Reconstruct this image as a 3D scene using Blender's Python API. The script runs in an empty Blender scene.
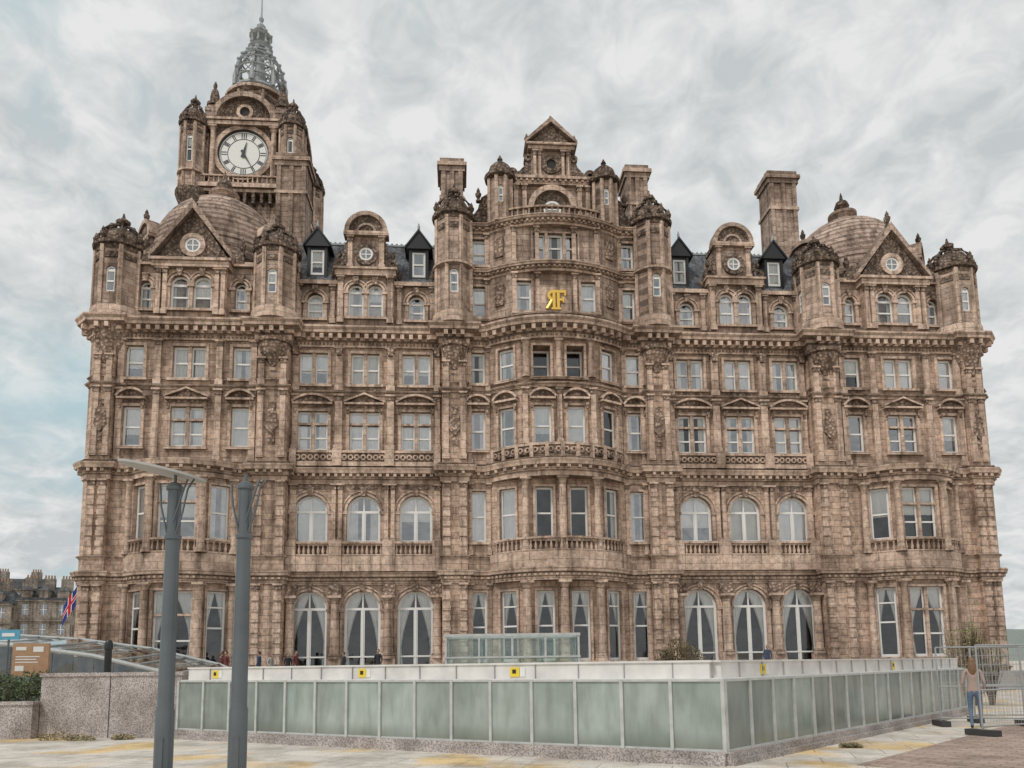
import bpy, math, random
from mathutils import Vector, Matrix
random.seed(7)
PI=math.pi
C=bpy.context.scene.collection
# ------------------------------------------------------------ materials
def newmat(name):
    m=bpy.data.materials.new(name); m.use_nodes=True
    nt=m.node_tree; b=nt.nodes["Principled BSDF"]
    return m,nt,b
def plain(name,col,rough=.7,metal=0.0,noise=.15,scale=6.0,bump=.0):
    m,nt,b=newmat(name); N=nt.nodes; L=nt.links
    tc=N.new('ShaderNodeTexCoord'); n=N.new('ShaderNodeTexNoise'); n.inputs['Scale'].default_value=scale; n.inputs['Detail'].default_value=3
    L.new(tc.outputs['Object'],n.inputs['Vector'])
    mx=N.new('ShaderNodeMix'); mx.data_type='RGBA'
    mx.inputs[6].default_value=(*[c*(1-noise*1.6) for c in col],1); mx.inputs[7].default_value=(*[min(1,c*(1+noise*1.6)) for c in col],1)
    L.new(n.outputs['Fac'],mx.inputs[0]); L.new(mx.outputs[2],b.inputs['Base Color'])
    b.inputs['Roughness'].default_value=rough; b.inputs['Metallic'].default_value=metal
    return m
def ramp(N,p0,c0,p1,c1):
    r=N.new('ShaderNodeValToRGB'); r.color_ramp.elements[0].position=p0; r.color_ramp.elements[0].color=c0
    r.color_ramp.elements[1].position=p1; r.color_ramp.elements[1].color=c1; return r
def mul(N,L,a,b,fac=1.0):
    m=N.new('ShaderNodeMix'); m.data_type='RGBA'; m.blend_type='MULTIPLY'; m.inputs[0].default_value=fac
    L.new(a,m.inputs[6]); L.new(b,m.inputs[7]); return m.outputs[2]
def stone(name,c1,c2,mortar=.6,bw=.95,bh=.42,carved=0.0,stain=.36,blocks=True,bumpd=.03,bands=0):
    m,nt,b=newmat(name); N=nt.nodes; L=nt.links
    tc=N.new('ShaderNodeTexCoord'); sp=N.new('ShaderNodeSeparateXYZ'); L.new(tc.outputs['Object'],sp.inputs[0])
    ad=N.new('ShaderNodeMath'); ad.operation='ADD'; L.new(sp.outputs[0],ad.inputs[0]); L.new(sp.outputs[1],ad.inputs[1])
    cb=N.new('ShaderNodeCombineXYZ'); L.new(ad.outputs[0],cb.inputs[0]); L.new(sp.outputs[2],cb.inputs[1])
    br=N.new('ShaderNodeTexBrick'); L.new(cb.outputs[0],br.inputs['Vector'])
    br.inputs['Scale'].default_value=1; br.inputs['Brick Width'].default_value=bw; br.inputs['Row Height'].default_value=bh
    br.inputs['Mortar Size'].default_value=.014 if blocks else 0.0; br.inputs['Mortar Smooth'].default_value=.3
    br.inputs['Color1'].default_value=(*c1,1); br.inputs['Color2'].default_value=(*c2,1)
    br.inputs['Mortar'].default_value=(*[x*mortar for x in c2],1)
    n1=N.new('ShaderNodeTexNoise'); n1.inputs['Scale'].default_value=.3; n1.inputs['Detail'].default_value=3; n1.inputs['Roughness'].default_value=.65
    L.new(tc.outputs['Object'],n1.inputs['Vector'])
    r1=ramp(N,.36,(1-stain,1-stain*1.06,1-stain*1.1,1),.56,(1.1,1.1,1.1,1)); L.new(n1.outputs['Fac'],r1.inputs[0])
    mp=N.new('ShaderNodeMapping'); mp.inputs['Scale'].default_value=(2.3,2.3,.16); L.new(tc.outputs['Object'],mp.inputs[0])
    n2=N.new('ShaderNodeTexNoise'); n2.inputs['Scale'].default_value=1; n2.inputs['Detail'].default_value=3; L.new(mp.outputs[0],n2.inputs['Vector'])
    r2=ramp(N,.34,(.42,.41,.40,1),.5,(1.06,1.06,1.06,1)); L.new(n2.outputs['Fac'],r2.inputs[0])
    n3=N.new('ShaderNodeTexNoise'); n3.inputs['Scale'].default_value=3.2; n3.inputs['Detail'].default_value=3; n3.inputs['Roughness'].default_value=.8
    L.new(tc.outputs['Object'],n3.inputs['Vector'])
    r3=ramp(N,.34,(.62,.61,.60,1),.6,(1.25,1.25,1.25,1)); L.new(n3.outputs['Fac'],r3.inputs[0])
    col=mul(N,L,br.outputs['Color'],r1.outputs[0]); col=mul(N,L,col,r2.outputs[0],.75); col=mul(N,L,col,r3.outputs[0],.85)
    if bands:
        wz=N.new('ShaderNodeMath'); wz.operation='MULTIPLY'; wz.inputs[1].default_value=bands; L.new(sp.outputs[2],wz.inputs[0])
        fr=N.new('ShaderNodeMath'); fr.operation='FRACT'; L.new(wz.outputs[0],fr.inputs[0])
        rb=ramp(N,.45,(1,1,1,1),.6,(.5,.46,.44,1)); L.new(fr.outputs[0],rb.inputs[0]); col=mul(N,L,col,rb.outputs[0],.85)
    else:
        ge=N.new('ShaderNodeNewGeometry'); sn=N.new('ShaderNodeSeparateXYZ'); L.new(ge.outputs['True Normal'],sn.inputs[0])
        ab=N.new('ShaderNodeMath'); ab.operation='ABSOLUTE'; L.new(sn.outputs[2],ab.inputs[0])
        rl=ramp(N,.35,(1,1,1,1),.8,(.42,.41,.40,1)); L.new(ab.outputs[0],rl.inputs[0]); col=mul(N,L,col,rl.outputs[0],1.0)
    L.new(col,b.inputs['Base Color']); b.inputs['Roughness'].default_value=.9; b.inputs['Specular IOR Level'].default_value=.25
    inv=N.new('ShaderNodeMath'); inv.operation='MULTIPLY'; inv.inputs[1].default_value=-.7 if blocks else 0.0; L.new(br.outputs['Fac'],inv.inputs[0])
    hs=N.new('ShaderNodeMath'); hs.operation='MULTIPLY_ADD'; hs.inputs[1].default_value=.6; L.new(n3.outputs['Fac'],hs.inputs[0]); L.new(inv.outputs[0],hs.inputs[2])
    out=hs.outputs[0]
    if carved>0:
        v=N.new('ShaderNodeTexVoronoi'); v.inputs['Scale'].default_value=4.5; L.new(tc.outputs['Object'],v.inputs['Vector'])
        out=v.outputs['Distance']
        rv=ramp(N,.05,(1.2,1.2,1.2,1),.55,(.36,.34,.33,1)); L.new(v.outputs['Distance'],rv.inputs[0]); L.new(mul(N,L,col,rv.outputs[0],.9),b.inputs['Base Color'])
    bp=N.new('ShaderNodeBump'); bp.inputs['Strength'].default_value=.9; bp.inputs['Distance'].default_value=bumpd*(2 if carved else 1)
    bp.invert=bool(carved)
    L.new(out,bp.inputs['Height']); L.new(bp.outputs[0],b.inputs['Normal'])
    return m
M={}
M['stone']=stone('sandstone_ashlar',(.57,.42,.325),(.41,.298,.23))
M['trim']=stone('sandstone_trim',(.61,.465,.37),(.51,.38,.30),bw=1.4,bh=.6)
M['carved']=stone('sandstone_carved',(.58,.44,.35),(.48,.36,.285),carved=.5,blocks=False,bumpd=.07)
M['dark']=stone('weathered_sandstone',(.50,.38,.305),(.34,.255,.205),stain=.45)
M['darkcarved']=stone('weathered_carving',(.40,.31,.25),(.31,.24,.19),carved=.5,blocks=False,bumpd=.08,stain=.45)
M['dome']=stone('banded_dome_stone',(.53,.41,.34),(.44,.335,.275),bw=.8,bh=.35,stain=.25,bands=2.1)
M['frame']=plain('painted_window_frame',(.84,.83,.80),.5,noise=.03)
M['curtain']=plain('curtain_cloth',(.86,.84,.81),.9,noise=.05,scale=2)
M['interior']=plain('dark_room',(.04,.037,.034),.9)
M['lead']=plain('lead_work',(.33,.355,.36),.6,metal=0,noise=.3,scale=2)
M['gold']=plain('gilding',(.90,.58,.12),.35,metal=.5,noise=.05)
M['clockface']=plain('clock_dial',(.78,.78,.74),.4,noise=.03)
M['black']=plain('black_paint',(.02,.02,.022),.4)
M['slate']=stone('roof_slate',(.25,.26,.28),(.15,.155,.17),bw=.3,bh=.22,stain=.3,bumpd=.015)
M['pots']=plain('clay_pots',(.36,.24,.16),.8,noise=.3)
def glassmat(name,tint,fac,rough=.03):
    m=bpy.data.materials.new(name); m.use_nodes=True; nt=m.node_tree; N=nt.nodes; L=nt.links; N.clear()
    o=N.new('ShaderNodeOutputMaterial'); t=N.new('ShaderNodeBsdfTransparent'); t.inputs[0].default_value=(*tint,1)
    g=N.new('ShaderNodeBsdfGlossy'); g.inputs['Roughness'].default_value=rough; g.inputs['Color'].default_value=(.97,.98,1,1)
    tc=N.new('ShaderNodeTexCoord'); n=N.new('ShaderNodeTexNoise'); n.inputs['Scale'].default_value=.7; n.inputs['Detail'].default_value=1; L.new(tc.outputs['Object'],n.inputs['Vector'])
    bp=N.new('ShaderNodeBump'); bp.inputs['Strength'].default_value=.4; bp.inputs['Distance'].default_value=.06; L.new(n.outputs['Fac'],bp.inputs['Height']); L.new(bp.outputs[0],g.inputs['Normal'])
    fr=N.new('ShaderNodeFresnel'); fr.inputs[0].default_value=1.5
    ma=N.new('ShaderNodeMath'); ma.operation='ADD'; ma.use_clamp=True; ma.inputs[1].default_value=fac; L.new(fr.outputs[0],ma.inputs[0])
    mx=N.new('ShaderNodeMixShader'); L.new(ma.outputs[0],mx.inputs[0]); L.new(t.outputs[0],mx.inputs[1]); L.new(g.outputs[0],mx.inputs[2]); L.new(mx.outputs[0],o.inputs[0])
    return m
M['glass']=glassmat('window_glass',(.95,.97,.97),.27)
M['glassclear']=glassmat('clear_window_glass',(.95,.97,.97),.06)
PM=dict(stone_walls='stone',stone_trim='trim',carved_ornament='carved',upper_stonework='dark',upper_carving='darkcarved',columns='trim',
 balustrades='trim',window_frames='frame',window_glazing='glass',clear_glazing='glassclear',curtains='curtain',rooms='interior',slate_roof='slate',dome_roof='dome',
 lead_work='lead',gold_monogram='gold',clock_dials='clockface',clock_hands='black',chimney_pots='pots',dormer_woodwork='black')
# ------------------------------------------------------------ builder
def J(): return random.uniform(-.002,.002)
class Bld:
    def __init__(s,name,loc=(0,0,0),rot=0):
        s.e=bpy.data.objects.new(name,None); C.objects.link(s.e); s.e.location=loc; s.e.rotation_euler=(0,0,rot); s.p={}
    def add(s,part,v,f):
        V,Fc=s.p.setdefault(part,([],[])); k=len(V); V.extend(v); Fc.extend([tuple(i+k for i in q) for q in f])
    def finish(s,mats=None):
        for part,(v,f) in s.p.items():
            me=bpy.data.meshes.new(part); me.from_pydata(v,[],f); me.update()
            me.polygons.foreach_set('use_smooth',[True]*len(me.polygons)); me.set_sharp_from_angle(angle=math.radians(32))
            mm=(mats or {}).get(part) or M[PM[part]]; me.materials.append(mm)
            o=bpy.data.objects.new(part,me); C.objects.link(o); o.parent=s.e
def P(F,s,d,z):
    ox,oy,a=F; c,sn=math.cos(a),math.sin(a); return (ox+s*c-d*sn, oy+s*sn+d*c, z)
F0=(0,0,0)
BF=[(0,1,2,3),(4,7,6,5),(0,4,5,1),(1,5,6,2),(2,6,7,3),(3,7,4,0)]
def box(B,part,F,s0,s1,d0,d1,z0,z1):
    s0+=J();s1+=J();d0+=J();d1+=J();z0+=J();z1+=J()
    v=[P(F,s0,d0,z0),P(F,s0,d1,z0),P(F,s1,d1,z0),P(F,s1,d0,z0),P(F,s0,d0,z1),P(F,s0,d1,z1),P(F,s1,d1,z1),P(F,s1,d0,z1)]
    B.add(part,v,BF)
def poly(B,part,F,pts,d0,d1):
    d0+=J();n=len(pts); v=[P(F,s,d0,z) for s,z in pts]+[P(F,s,d1,z) for s,z in pts]
    f=[tuple(range(n)),tuple(range(2*n-1,n-1,-1))]+[(i,n+i,n+(i+1)%n,(i+1)%n) for i in range(n)]
    B.add(part,v,f)
def arcband(B,part,F,sc,zc,r0,r1,a0,a1,d0,d1,n=14):
    v=[];f=[]; d0+=J()
    for i in range(n+1):
        a=a0+(a1-a0)*i/n; c,s=math.cos(a),math.sin(a)
        v+=[P(F,sc+r0*c,d0,zc+r0*s),P(F,sc+r1*c,d0,zc+r1*s),P(F,sc+r1*c,d1,zc+r1*s),P(F,sc+r0*c,d1,zc+r0*s)]
    for i in range(n):
        k=4*i
        for j in range(4): f.append((k+j,k+(j+1)%4,k+4+(j+1)%4,k+4+j))
    f+=[(0,1,2,3),(4*n,4*n+3,4*n+2,4*n+1)]
    B.add(part,v,f)
def disc(B,part,F,sc,zc,r,d,n=24):
    B.add(part,[P(F,sc+r*math.cos(2*PI*i/n),d,zc+r*math.sin(2*PI*i/n)) for i in range(n)],[tuple(range(n))])
def lathe(B,part,cx,cy,prof,n=16,rot=0.0):
    v=[];f=[]
    for r,z in prof:
        for i in range(n):
            a=2*PI*i/n+rot; v.append((cx+r*math.cos(a),cy+r*math.sin(a),z))
    for k in range(len(prof)-1):
        for i in range(n):
            j=(i+1)%n; f.append((k*n+i,k*n+j,(k+1)*n+j,(k+1)*n+i))
    f.append(tuple(range((len(prof)-1)*n,len(prof)*n))); f.append(tuple(reversed(range(n))))
    B.add(part,v,f)
def tube(B,part,pts,r,n=6,r1=None):
    pts=[Vector(p) for p in pts]; v=[];f=[]; m=len(pts); r1=r if r1 is None else r1
    for i,p in enumerate(pts):
        t=(pts[min(i+1,m-1)]-pts[max(i-1,0)]).normalized(); up=Vector((0,0,1)) if abs(t.z)<.9 else Vector((0,1,0))
        a=t.cross(up).normalized(); b=t.cross(a); rr=r+(r1-r)*i/max(1,m-1)
        for k in range(n):
            q=p+(a*math.cos(2*PI*k/n)+b*math.sin(2*PI*k/n))*rr; v.append(tuple(q))
    for i in range(m-1):
        for k in range(n):
            j=(k+1)%n; f.append((i*n+k,i*n+j,(i+1)*n+j,(i+1)*n+k))
    f+= [tuple(reversed(range(n))),tuple(range((m-1)*n,m*n))]
    B.add(part,v,f)
def sweep(B,part,path,prof):
    n=len(path); off=[]
    for i in range(n):
        ns=[]
        for a,b in ((i-1,i),(i,i+1)):
            if a<0 or b>=n: continue
            dx,dy=path[b][0]-path[a][0],path[b][1]-path[a][1]; l=math.hypot(dx,dy); ns.append((dy/l,-dx/l))
        if len(ns)==1: off.append(ns[0])
        else:
            k=1+ns[0][0]*ns[1][0]+ns[0][1]*ns[1][1]; k=max(k,.4); off.append(((ns[0][0]+ns[1][0])/k,(ns[0][1]+ns[1][1])/k))
    m=len(prof); v=[];f=[]
    for (x,y),(ox,oy) in zip(path,off):
        for p,z in prof: v.append((x+ox*p,y+oy*p,z))
    for i in range(n-1):
        for j in range(m):
            k=(j+1)%m; f.append((i*m+j,i*m+k,(i+1)*m+k,(i+1)*m+j))
    f+=[tuple(range(m)),tuple(reversed(range((n-1)*m,n*m)))]
    B.add(part,v,f)
def segF(p,q): return (p[0],p[1],math.atan2(q[1]-p[1],q[0]-p[0])), math.hypot(q[0]-p[0],q[1]-p[1])
def blocks(B,part,path,z0,z1,p0,p1,sp,w):
    for a,b in zip(path,path[1:]):
        F,L=segF(a,b)
        if L<.45: continue
        n=max(1,int(round(L/sp)))
        for i in range(n):
            s=(i+.5)*L/n; box(B,part,F,s-w/2,s+w/2,-p1,-p0,z0,z1)
def wall(B,part,F,s0,s1,z0,z1,ops,r=.4,d=0):
    def q(a,b,c,e):
        if b-a>1e-4 and e-c>1e-4: B.add(part,[P(F,a,d,c),P(F,b,d,c),P(F,b,d,e),P(F,a,d,e)],[(0,1,2,3)])
    cur=s0
    for o in sorted(ops):
        sc,w,zb,zt,kind=o[:5]; a,b=sc-w/2,sc+w/2
        q(cur,a,z0,z1); q(a,b,z0,zb); D=d+r
        R=[(a,zb)]
        if kind=='r': q(a,b,zt,z1); R+=[(a,zt),(b,zt)]
        else:
            zs=zt-w/2; pts=[(sc-w/2*math.cos(PI*i/14),zs+w/2*math.sin(PI*i/14)) for i in range(15)]
            for (x0,y0),(x1,y1) in zip(pts,pts[1:]): B.add(part,[P(F,x0,d,y0),P(F,x1,d,y1),P(F,x1,d,z1),P(F,x0,d,z1)],[(0,1,2,3)])
            R+=pts
        R.append((b,zb)); n=len(R)
        B.add(part,[P(F,s,d,z) for s,z in R]+[P(F,s,D,z) for s,z in R],[(i,n+i,n+(i+1)%n,(i+1)%n) for i in range(n)])
        cur=b
    q(cur,s1,z0,z1)
def curtain(B,F,s0,s1,d,z0,z1):
    n=12; v=[];f=[]; ph=random.random()*6
    for i in range(n+1):
        s=s0+(s1-s0)*i/n; dd=d+.05*math.sin(i*1.9+ph); v+=[P(F,s,dd,z0),P(F,s,dd,z1)]
    for i in range(n): f.append((2*i,2*i+2,2*i+3,2*i+1))
    B.add('curtains',v,f)
def tied(B,F,sc,hw,d,z0,z1):
    tb=random.uniform(.25,.38)
    for e in (-1,1):
        v=[];f=[];n=8;m=10
        for j in range(m+1):
            t=j/m; z=z0+(z1-z0)*t; ww=hw*(.85*max(0,(t-tb)/(1-tb))**1.5+.2+ (.14*(tb-t)/tb if t<tb else 0))
            ww=min(ww,hw*.98)
            for i in range(n+1):
                q=i/n; v.append(P(F,sc+e*(hw-ww*q),d+.04*math.sin(i*2.2+j*.3),z))
        for j in range(m):
            for i in range(n): a=j*(n+1)+i; f.append((a,a+1,a+n+2,a+n+1))
        B.add('curtains',v,f)
def window(B,F,o,d=.2,fr='window_frames',cur=None):
    sc,w,zb,zt,kind=o[:5]; dbl=o[5] if len(o)>5 else 0; t=.13 if w>.9 else .09
    if dbl==2: t=.17
    gl='clear_glazing' if cur in('tie',.99) or random.random()<.25 else 'window_glazing'
    hw=w/2; ztr=zt-hw if kind=='a' else zt
    box(B,fr,F,sc-hw-.02,sc-hw+t,d,d+.1,zb,ztr); box(B,fr,F,sc+hw-t,sc+hw+.02,d,d+.1,zb,ztr)
    box(B,fr,F,sc-hw+t,sc+hw-t,d,d+.1,zb,zb+t*1.4)
    if kind=='a':
        arcband(B,fr,F,sc,ztr,hw-t,hw+.02,0,PI,d,d+.1); box(B,fr,F,sc-hw+t,sc+hw-t,d+.003,d+.09,ztr-.07,ztr+.09)
        if w>1.6: box(B,fr,F,sc-.05,sc+.05,d+.01,d+.08,ztr+.06,zt-t)
    else: box(B,fr,F,sc-hw+t,sc+hw-t,d,d+.1,zt-t,zt+.02)
    if dbl==1: # stone mullion
        box(B,'stone_trim',F,sc-.11,sc+.11,max(0.01,d-.17),d+.12,zb,zt)
        if zt-zb>2.7: box(B,'stone_trim',F,sc-hw,sc+hw,max(.012,d-.16),d+.12,zb+(zt-zb)*.66,zb+(zt-zb)*.66+.14)
        for e in (-1,1):
            c=sc+e*(hw+.11)/2; hh=(hw-.11)/2
            box(B,fr,F,c-hh,c-hh+.08,d,d+.09,zb,zt); box(B,fr,F,c+hh-.08,c+hh,d,d+.09,zb,zt)
            zm=zb+(zt-zb)*(.33 if zt-zb>2.7 else .5); box(B,fr,F,c-hh,c+hh,d-.02,d+.07,zm-.055,zm+.055)
    elif dbl==2:
        box(B,fr,F,sc-.06,sc+.06,d-.01,d+.09,zb,ztr)
        for e in (-1,1): box(B,fr,F,sc+e*.1-.03,sc+e*.1+.03,d+.02,d+.09,zb,ztr)
        if cur=='tie': box(B,fr,F,sc-hw+t,sc+hw-t,d-.02,d+.08,zb+(ztr-zb)*.25-.05,zb+(ztr-zb)*.25+.05)
    else:
        zm=zb+(ztr-zb)*.5
        box(B,fr,F,sc-hw+t,sc+hw-t,d-.02,d+.08,zm-.055,zm+.055)
        if w>1.05 and kind=='r' and zt-zb>4: box(B,fr,F,sc-hw+t,sc+hw-t,d-.01,d+.08,zb+(zt-zb)*.78-.05,zb+(zt-zb)*.78+.05)
    zm=zb+(ztr-zb)*.5
    for za,zc,dd in ((zb,zm,d+.06),(zm,ztr,d+.045)):
        e=random.uniform(-.012,.012)
        B.add(gl,[P(F,sc-hw,dd+e,za),P(F,sc+hw,dd,za),P(F,sc+hw,dd-e,zc),P(F,sc-hw,dd,zc)],[(0,1,2,3)])
    if kind=='a':
        B.add(gl,[P(F,sc+hw*math.cos(PI*i/12),d+.045,ztr+hw*math.sin(PI*i/12)) for i in range(13)],[tuple(range(13))])
    D,mg,mz=(d+1.3,.9,.5) if w>=1 else (d+.42,.04,.04)
    B.add('rooms',[P(F,sc-hw-mg,D,zb-mz),P(F,sc+hw+mg,D,zb-mz),P(F,sc+hw+mg,D,zt+mz),P(F,sc-hw-mg,D,zt+mz)],[(0,1,2,3)])
    if cur=='tie': tied(B,F,sc,hw,d+.14,zb,zt); return
    k=random.random() if cur is None else cur
    if k<.25: curtain(B,F,sc-hw,sc+hw,d+.14,zb+(zt-zb)*random.uniform(.3,.6),zt)
    elif k<.74:
        a=random.uniform(.22,.42); curtain(B,F,sc-hw,sc-hw+w*a,d+.14,zb,zt); curtain(B,F,sc+hw-w*a,sc+hw,d+.14,zb,zt)
    elif k<.95: curtain(B,F,sc-hw,sc+hw,d+.15,zb,zt)
def surround(B,F,o,ped=None,part='stone_trim',carv='carved_ornament',t=.2):
    sc,w,zb,zt,kind=o[:5]; hw=w/2
    if kind=='a':
        zs=zt-hw
        arcband(B,part,F,sc,zs,hw,hw+.14,0,PI,-.16,.02); arcband(B,part,F,sc,zs,hw+.14,hw+.24,0,PI,-.05,.02); arcband(B,part,F,sc,zs,hw+.24,hw+.34,0,PI,-.14,.02)
        poly(B,carv,F,[(sc-.13,zt-.08),(sc+.13,zt-.08),(sc+.22,zt+.5),(sc-.22,zt+.5)],-.28,0)
        for e in (-1,1): box(B,part,F,sc+e*(hw+.15)-.2,sc+e*(hw+.15)+.2,-.2,.02,zs-.18,zs)
        for e in (-1,1): box(B,part,F,sc+e*(hw+.12)-.12,sc+e*(hw+.12)+.12,-.11,.02,zb,zs-.18)
    else:
        for e in (-1,1): box(B,part,F,sc+e*(hw+t/2)-t/2,sc+e*(hw+t/2)+t/2,-.12,.02,zb,zt)
        box(B,part,F,sc-hw-t,sc+hw+t,-.12,.02,zt,zt+t)
    box(B,part,F,sc-hw-t-.08,sc+hw+t+.08,-.24,.05,zb-.18,zb)
    if ped:
        z=zt+t; box(B,carv,F,sc-hw-t+.05,sc+hw+t-.05,-.08,.02,z,z+.22); box(B,part,F,sc-hw-t-.12,sc+hw+t+.12,-.4,.02,z+.22,z+.36)
        W=hw+t+.1; z+=.36
        if ped=='tri': 
            poly(B,carv,F,[(sc-W,z),(sc+W,z),(sc,z+W*.42)],-.1,.02)
            for e in (-1,1): poly(B,part,F,[(sc+e*W*1.05,z),(sc+e*W*1.05,z+.12),(sc,z+W*.42+.14),(sc,z+W*.42)],-.42,.02)
        else:
            h=.5; R=(W*W+h*h)/(2*h); an=math.asin(W/R)
            arcband(B,part,F,sc,z+h-R,R-.02,R+.13,PI/2-an,PI/2+an,-.42,.02)
            pts=[(sc-R*math.sin(an-2*an*i/10)*-1,z+h-R+R*math.cos(an-2*an*i/10)) for i in range(11)]
            poly(B,carv,F,pts,-.1,.02)
        for e in (-1,1): poly(B,carv,F,[(sc+e*(hw+.02),z-.36),(sc+e*(hw+.22),z-.36),(sc+e*(hw+.18),z-.75),(sc+e*(hw+.05),z-.75)],-.28,0)
def column(B,part,x,y,z0,z1,r,n=14):
    h=z1-z0
    lathe(B,part,x,y,[(r*1.45,z0),(r*1.45,z0+.16),(r*1.25,z0+.2),(r*1.3,z0+.28),(r*1.05,z0+.36),(r,z0+.42),(r*1.02,z0+h*.33),(r*.86,z1-.55),(r*.98,z1-.5),(r*.86,z1-.46),(r*1.05,z1-.3),(r*1.4,z1-.16)],n)
    box(B,part,F0,x-r*1.45,x+r*1.45,y-r*1.45,y+r*1.45,z1-.16,z1)
def pilaster(B,F,s,w,z0,z1,p=.18,part='stone_trim',bands=False):
    box(B,part,F,s-w/2-.05,s+w/2+.05,-p-.06,0,z0,z0+.35); box(B,part,F,s-w/2,s+w/2,-p,0,z0+.35,z1-.4)
    box(B,'carved_ornament',F,s-w/2-.03,s+w/2+.03,-p-.05,0,z1-.4,z1-.12); box(B,part,F,s-w/2-.1,s+w/2+.1,-p-.12,0,z1-.12,z1)
    if bands:
        z=z0+.6
        while z<z1-.8: box(B,part,F,s-w/2-.04,s+w/2+.04,-p-.07,0,z,z+.34); z+=.68
def balusters(B,F,s0,s1,d,z0,z1,part='balustrades',sp=.3,rail=True):
    if rail: box(B,part,F,s0,s1,d-.15,d+.13,z1-.15,z1); box(B,part,F,s0,s1,d-.12,d+.12,z0,z0+.13)
    n=max(1,int((s1-s0)/sp)); h=z1-z0-.28
    for i in range(n):
        s=s0+(i+.5)*(s1-s0)/n; x,y,_=P(F,s,d,0)
        lathe(B,part,x,y,[(.06,z0+.13),(.105,z0+.13+h*.3),(.05,z0+.13+h*.62),(.08,z0+.13+h)],6)
def balpath(B,path,z0,z1,part='balustrades',sp=.3):
    sweep(B,part,path,[(-.13,z1-.15),(.15,z1-.15),(.17,z1-.02),(-.13,z1)]); sweep(B,part,path,[(-.12,z0),(.12,z0),(.12,z0+.13),(-.12,z0+.12)])
    for a,b in zip(path,path[1:]):
        F,L=segF(a,b); balusters(B,F,0,L,0,z0,z1,part,sp,rail=False)
def ball(B,part,x,y,z,r,n=10):
    lathe(B,part,x,y,[(r*.02,z-r)]+[(r*math.sin(PI*i/6),z-r*math.cos(PI*i/6)) for i in range(1,6)]+[(r*.02,z+r)],n)
def urn(B,part,x,y,z,s=1):
    lathe(B,part,x,y,[(.2*s,z),(.2*s,z+.15*s),(.08*s,z+.25*s),(.22*s,z+.5*s),(.25*s,z+.7*s),(.12*s,z+.85*s),(.15*s,z+.95*s),(.02*s,z+1.25*s)],8)
# ------------------------------------------------------------ the hotel
PHI=math.radians(4.2)
H=Bld('grand_hotel_building',(3.2,50,0),PHI)
def arc(xh,yb,sag,n=16):
    R=(xh*xh+sag*sag)/(2*sag); a=math.asin(xh/R); cy=yb-sag+R
    return [(R*math.sin(-a+2*a*i/n),cy-R*math.cos(-a+2*a*i/n)) for i in range(n+1)]
half_lo=[(6.2,-.5),(6.2,-.95),(7.9,-.95),(7.9,0),(18.2,0),(18.2,-1),(20.2,-1),(20.2,-.75),(21.4,-.75),(23.1,-1.9),(26.4,-1.9),(28.1,-.75),(29.4,-.75),(29.4,-1.15),(30.7,-1.15),(31.2,-.65),(31.2,20)]
half_hi=[(6.2,-.5),(6.2,-.95),(7.9,-.95),(7.9,0),(18.2,0),(18.2,-1),(20.2,-1),(20.2,-.75),(29.4,-.75),(29.4,-1.15),(30.7,-1.15),(31.2,-.65),(31.2,20)]
def pav_arc(c,sg):
    pts=arc(3.35,-.75,1.45,10); return [(c+x,y) for x,y in pts]
half_loarc=half_lo[:8]+pav_arc(24.75,1)+half_lo[12:]
def full(half,sag):
    return [(-x,y) for x,y in reversed(half)]+arc(4.7,-.5,sag)+half
PLO=full(half_loarc,2.35); PHIp=full(half_hi,1.75); PHI2=full(half_hi,2.2)
def both(p,q,fn):
    F,L=segF(p,q); fn(F,L,1)
    F,L=segF((-q[0],q[1]),(-p[0],p[1])); fn(F,L,-1)
def mir(ops,L,sd): return ops if sd>0 else [(L-o[0],)+tuple(o[1:]) for o in ops]
def run(p,q,z0,z1,ops,ped=None,part='stone_walls',sur=True,sp='stone_trim',cur=None,t=.2,r=.32):
    def fn(F,L,sd):
        o=mir(ops,L,sd); wall(H,part,F,0,L,z0,z1,o,r=r)
        for i,w in enumerate(o):
            window(H,F,w,d=r-.12,cur=cur)
            if sur: surround(H,F,w,ped if not isinstance(ped,list) else ped[i],part=sp,t=t)
    both(p,q,fn)
def centre_run(y,xh,z0,z1,ops,**k):
    F=(-xh,y,0); L=2*xh; r=k.get('r',.32)
    wall(H,k.get('part','stone_walls'),F,0,L,z0,z1,ops,r=r)
    for w in ops:
        window(H,F,w,d=r-.12,cur=k.get('cur')); surround(H,F,w,k.get('ped'),part=k.get('sp','stone_trim'),t=k.get('t',.2))
LV=[(0,7.5),(7.5,14.5),(14.5,20.35),(20.35,24.3)]
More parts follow.
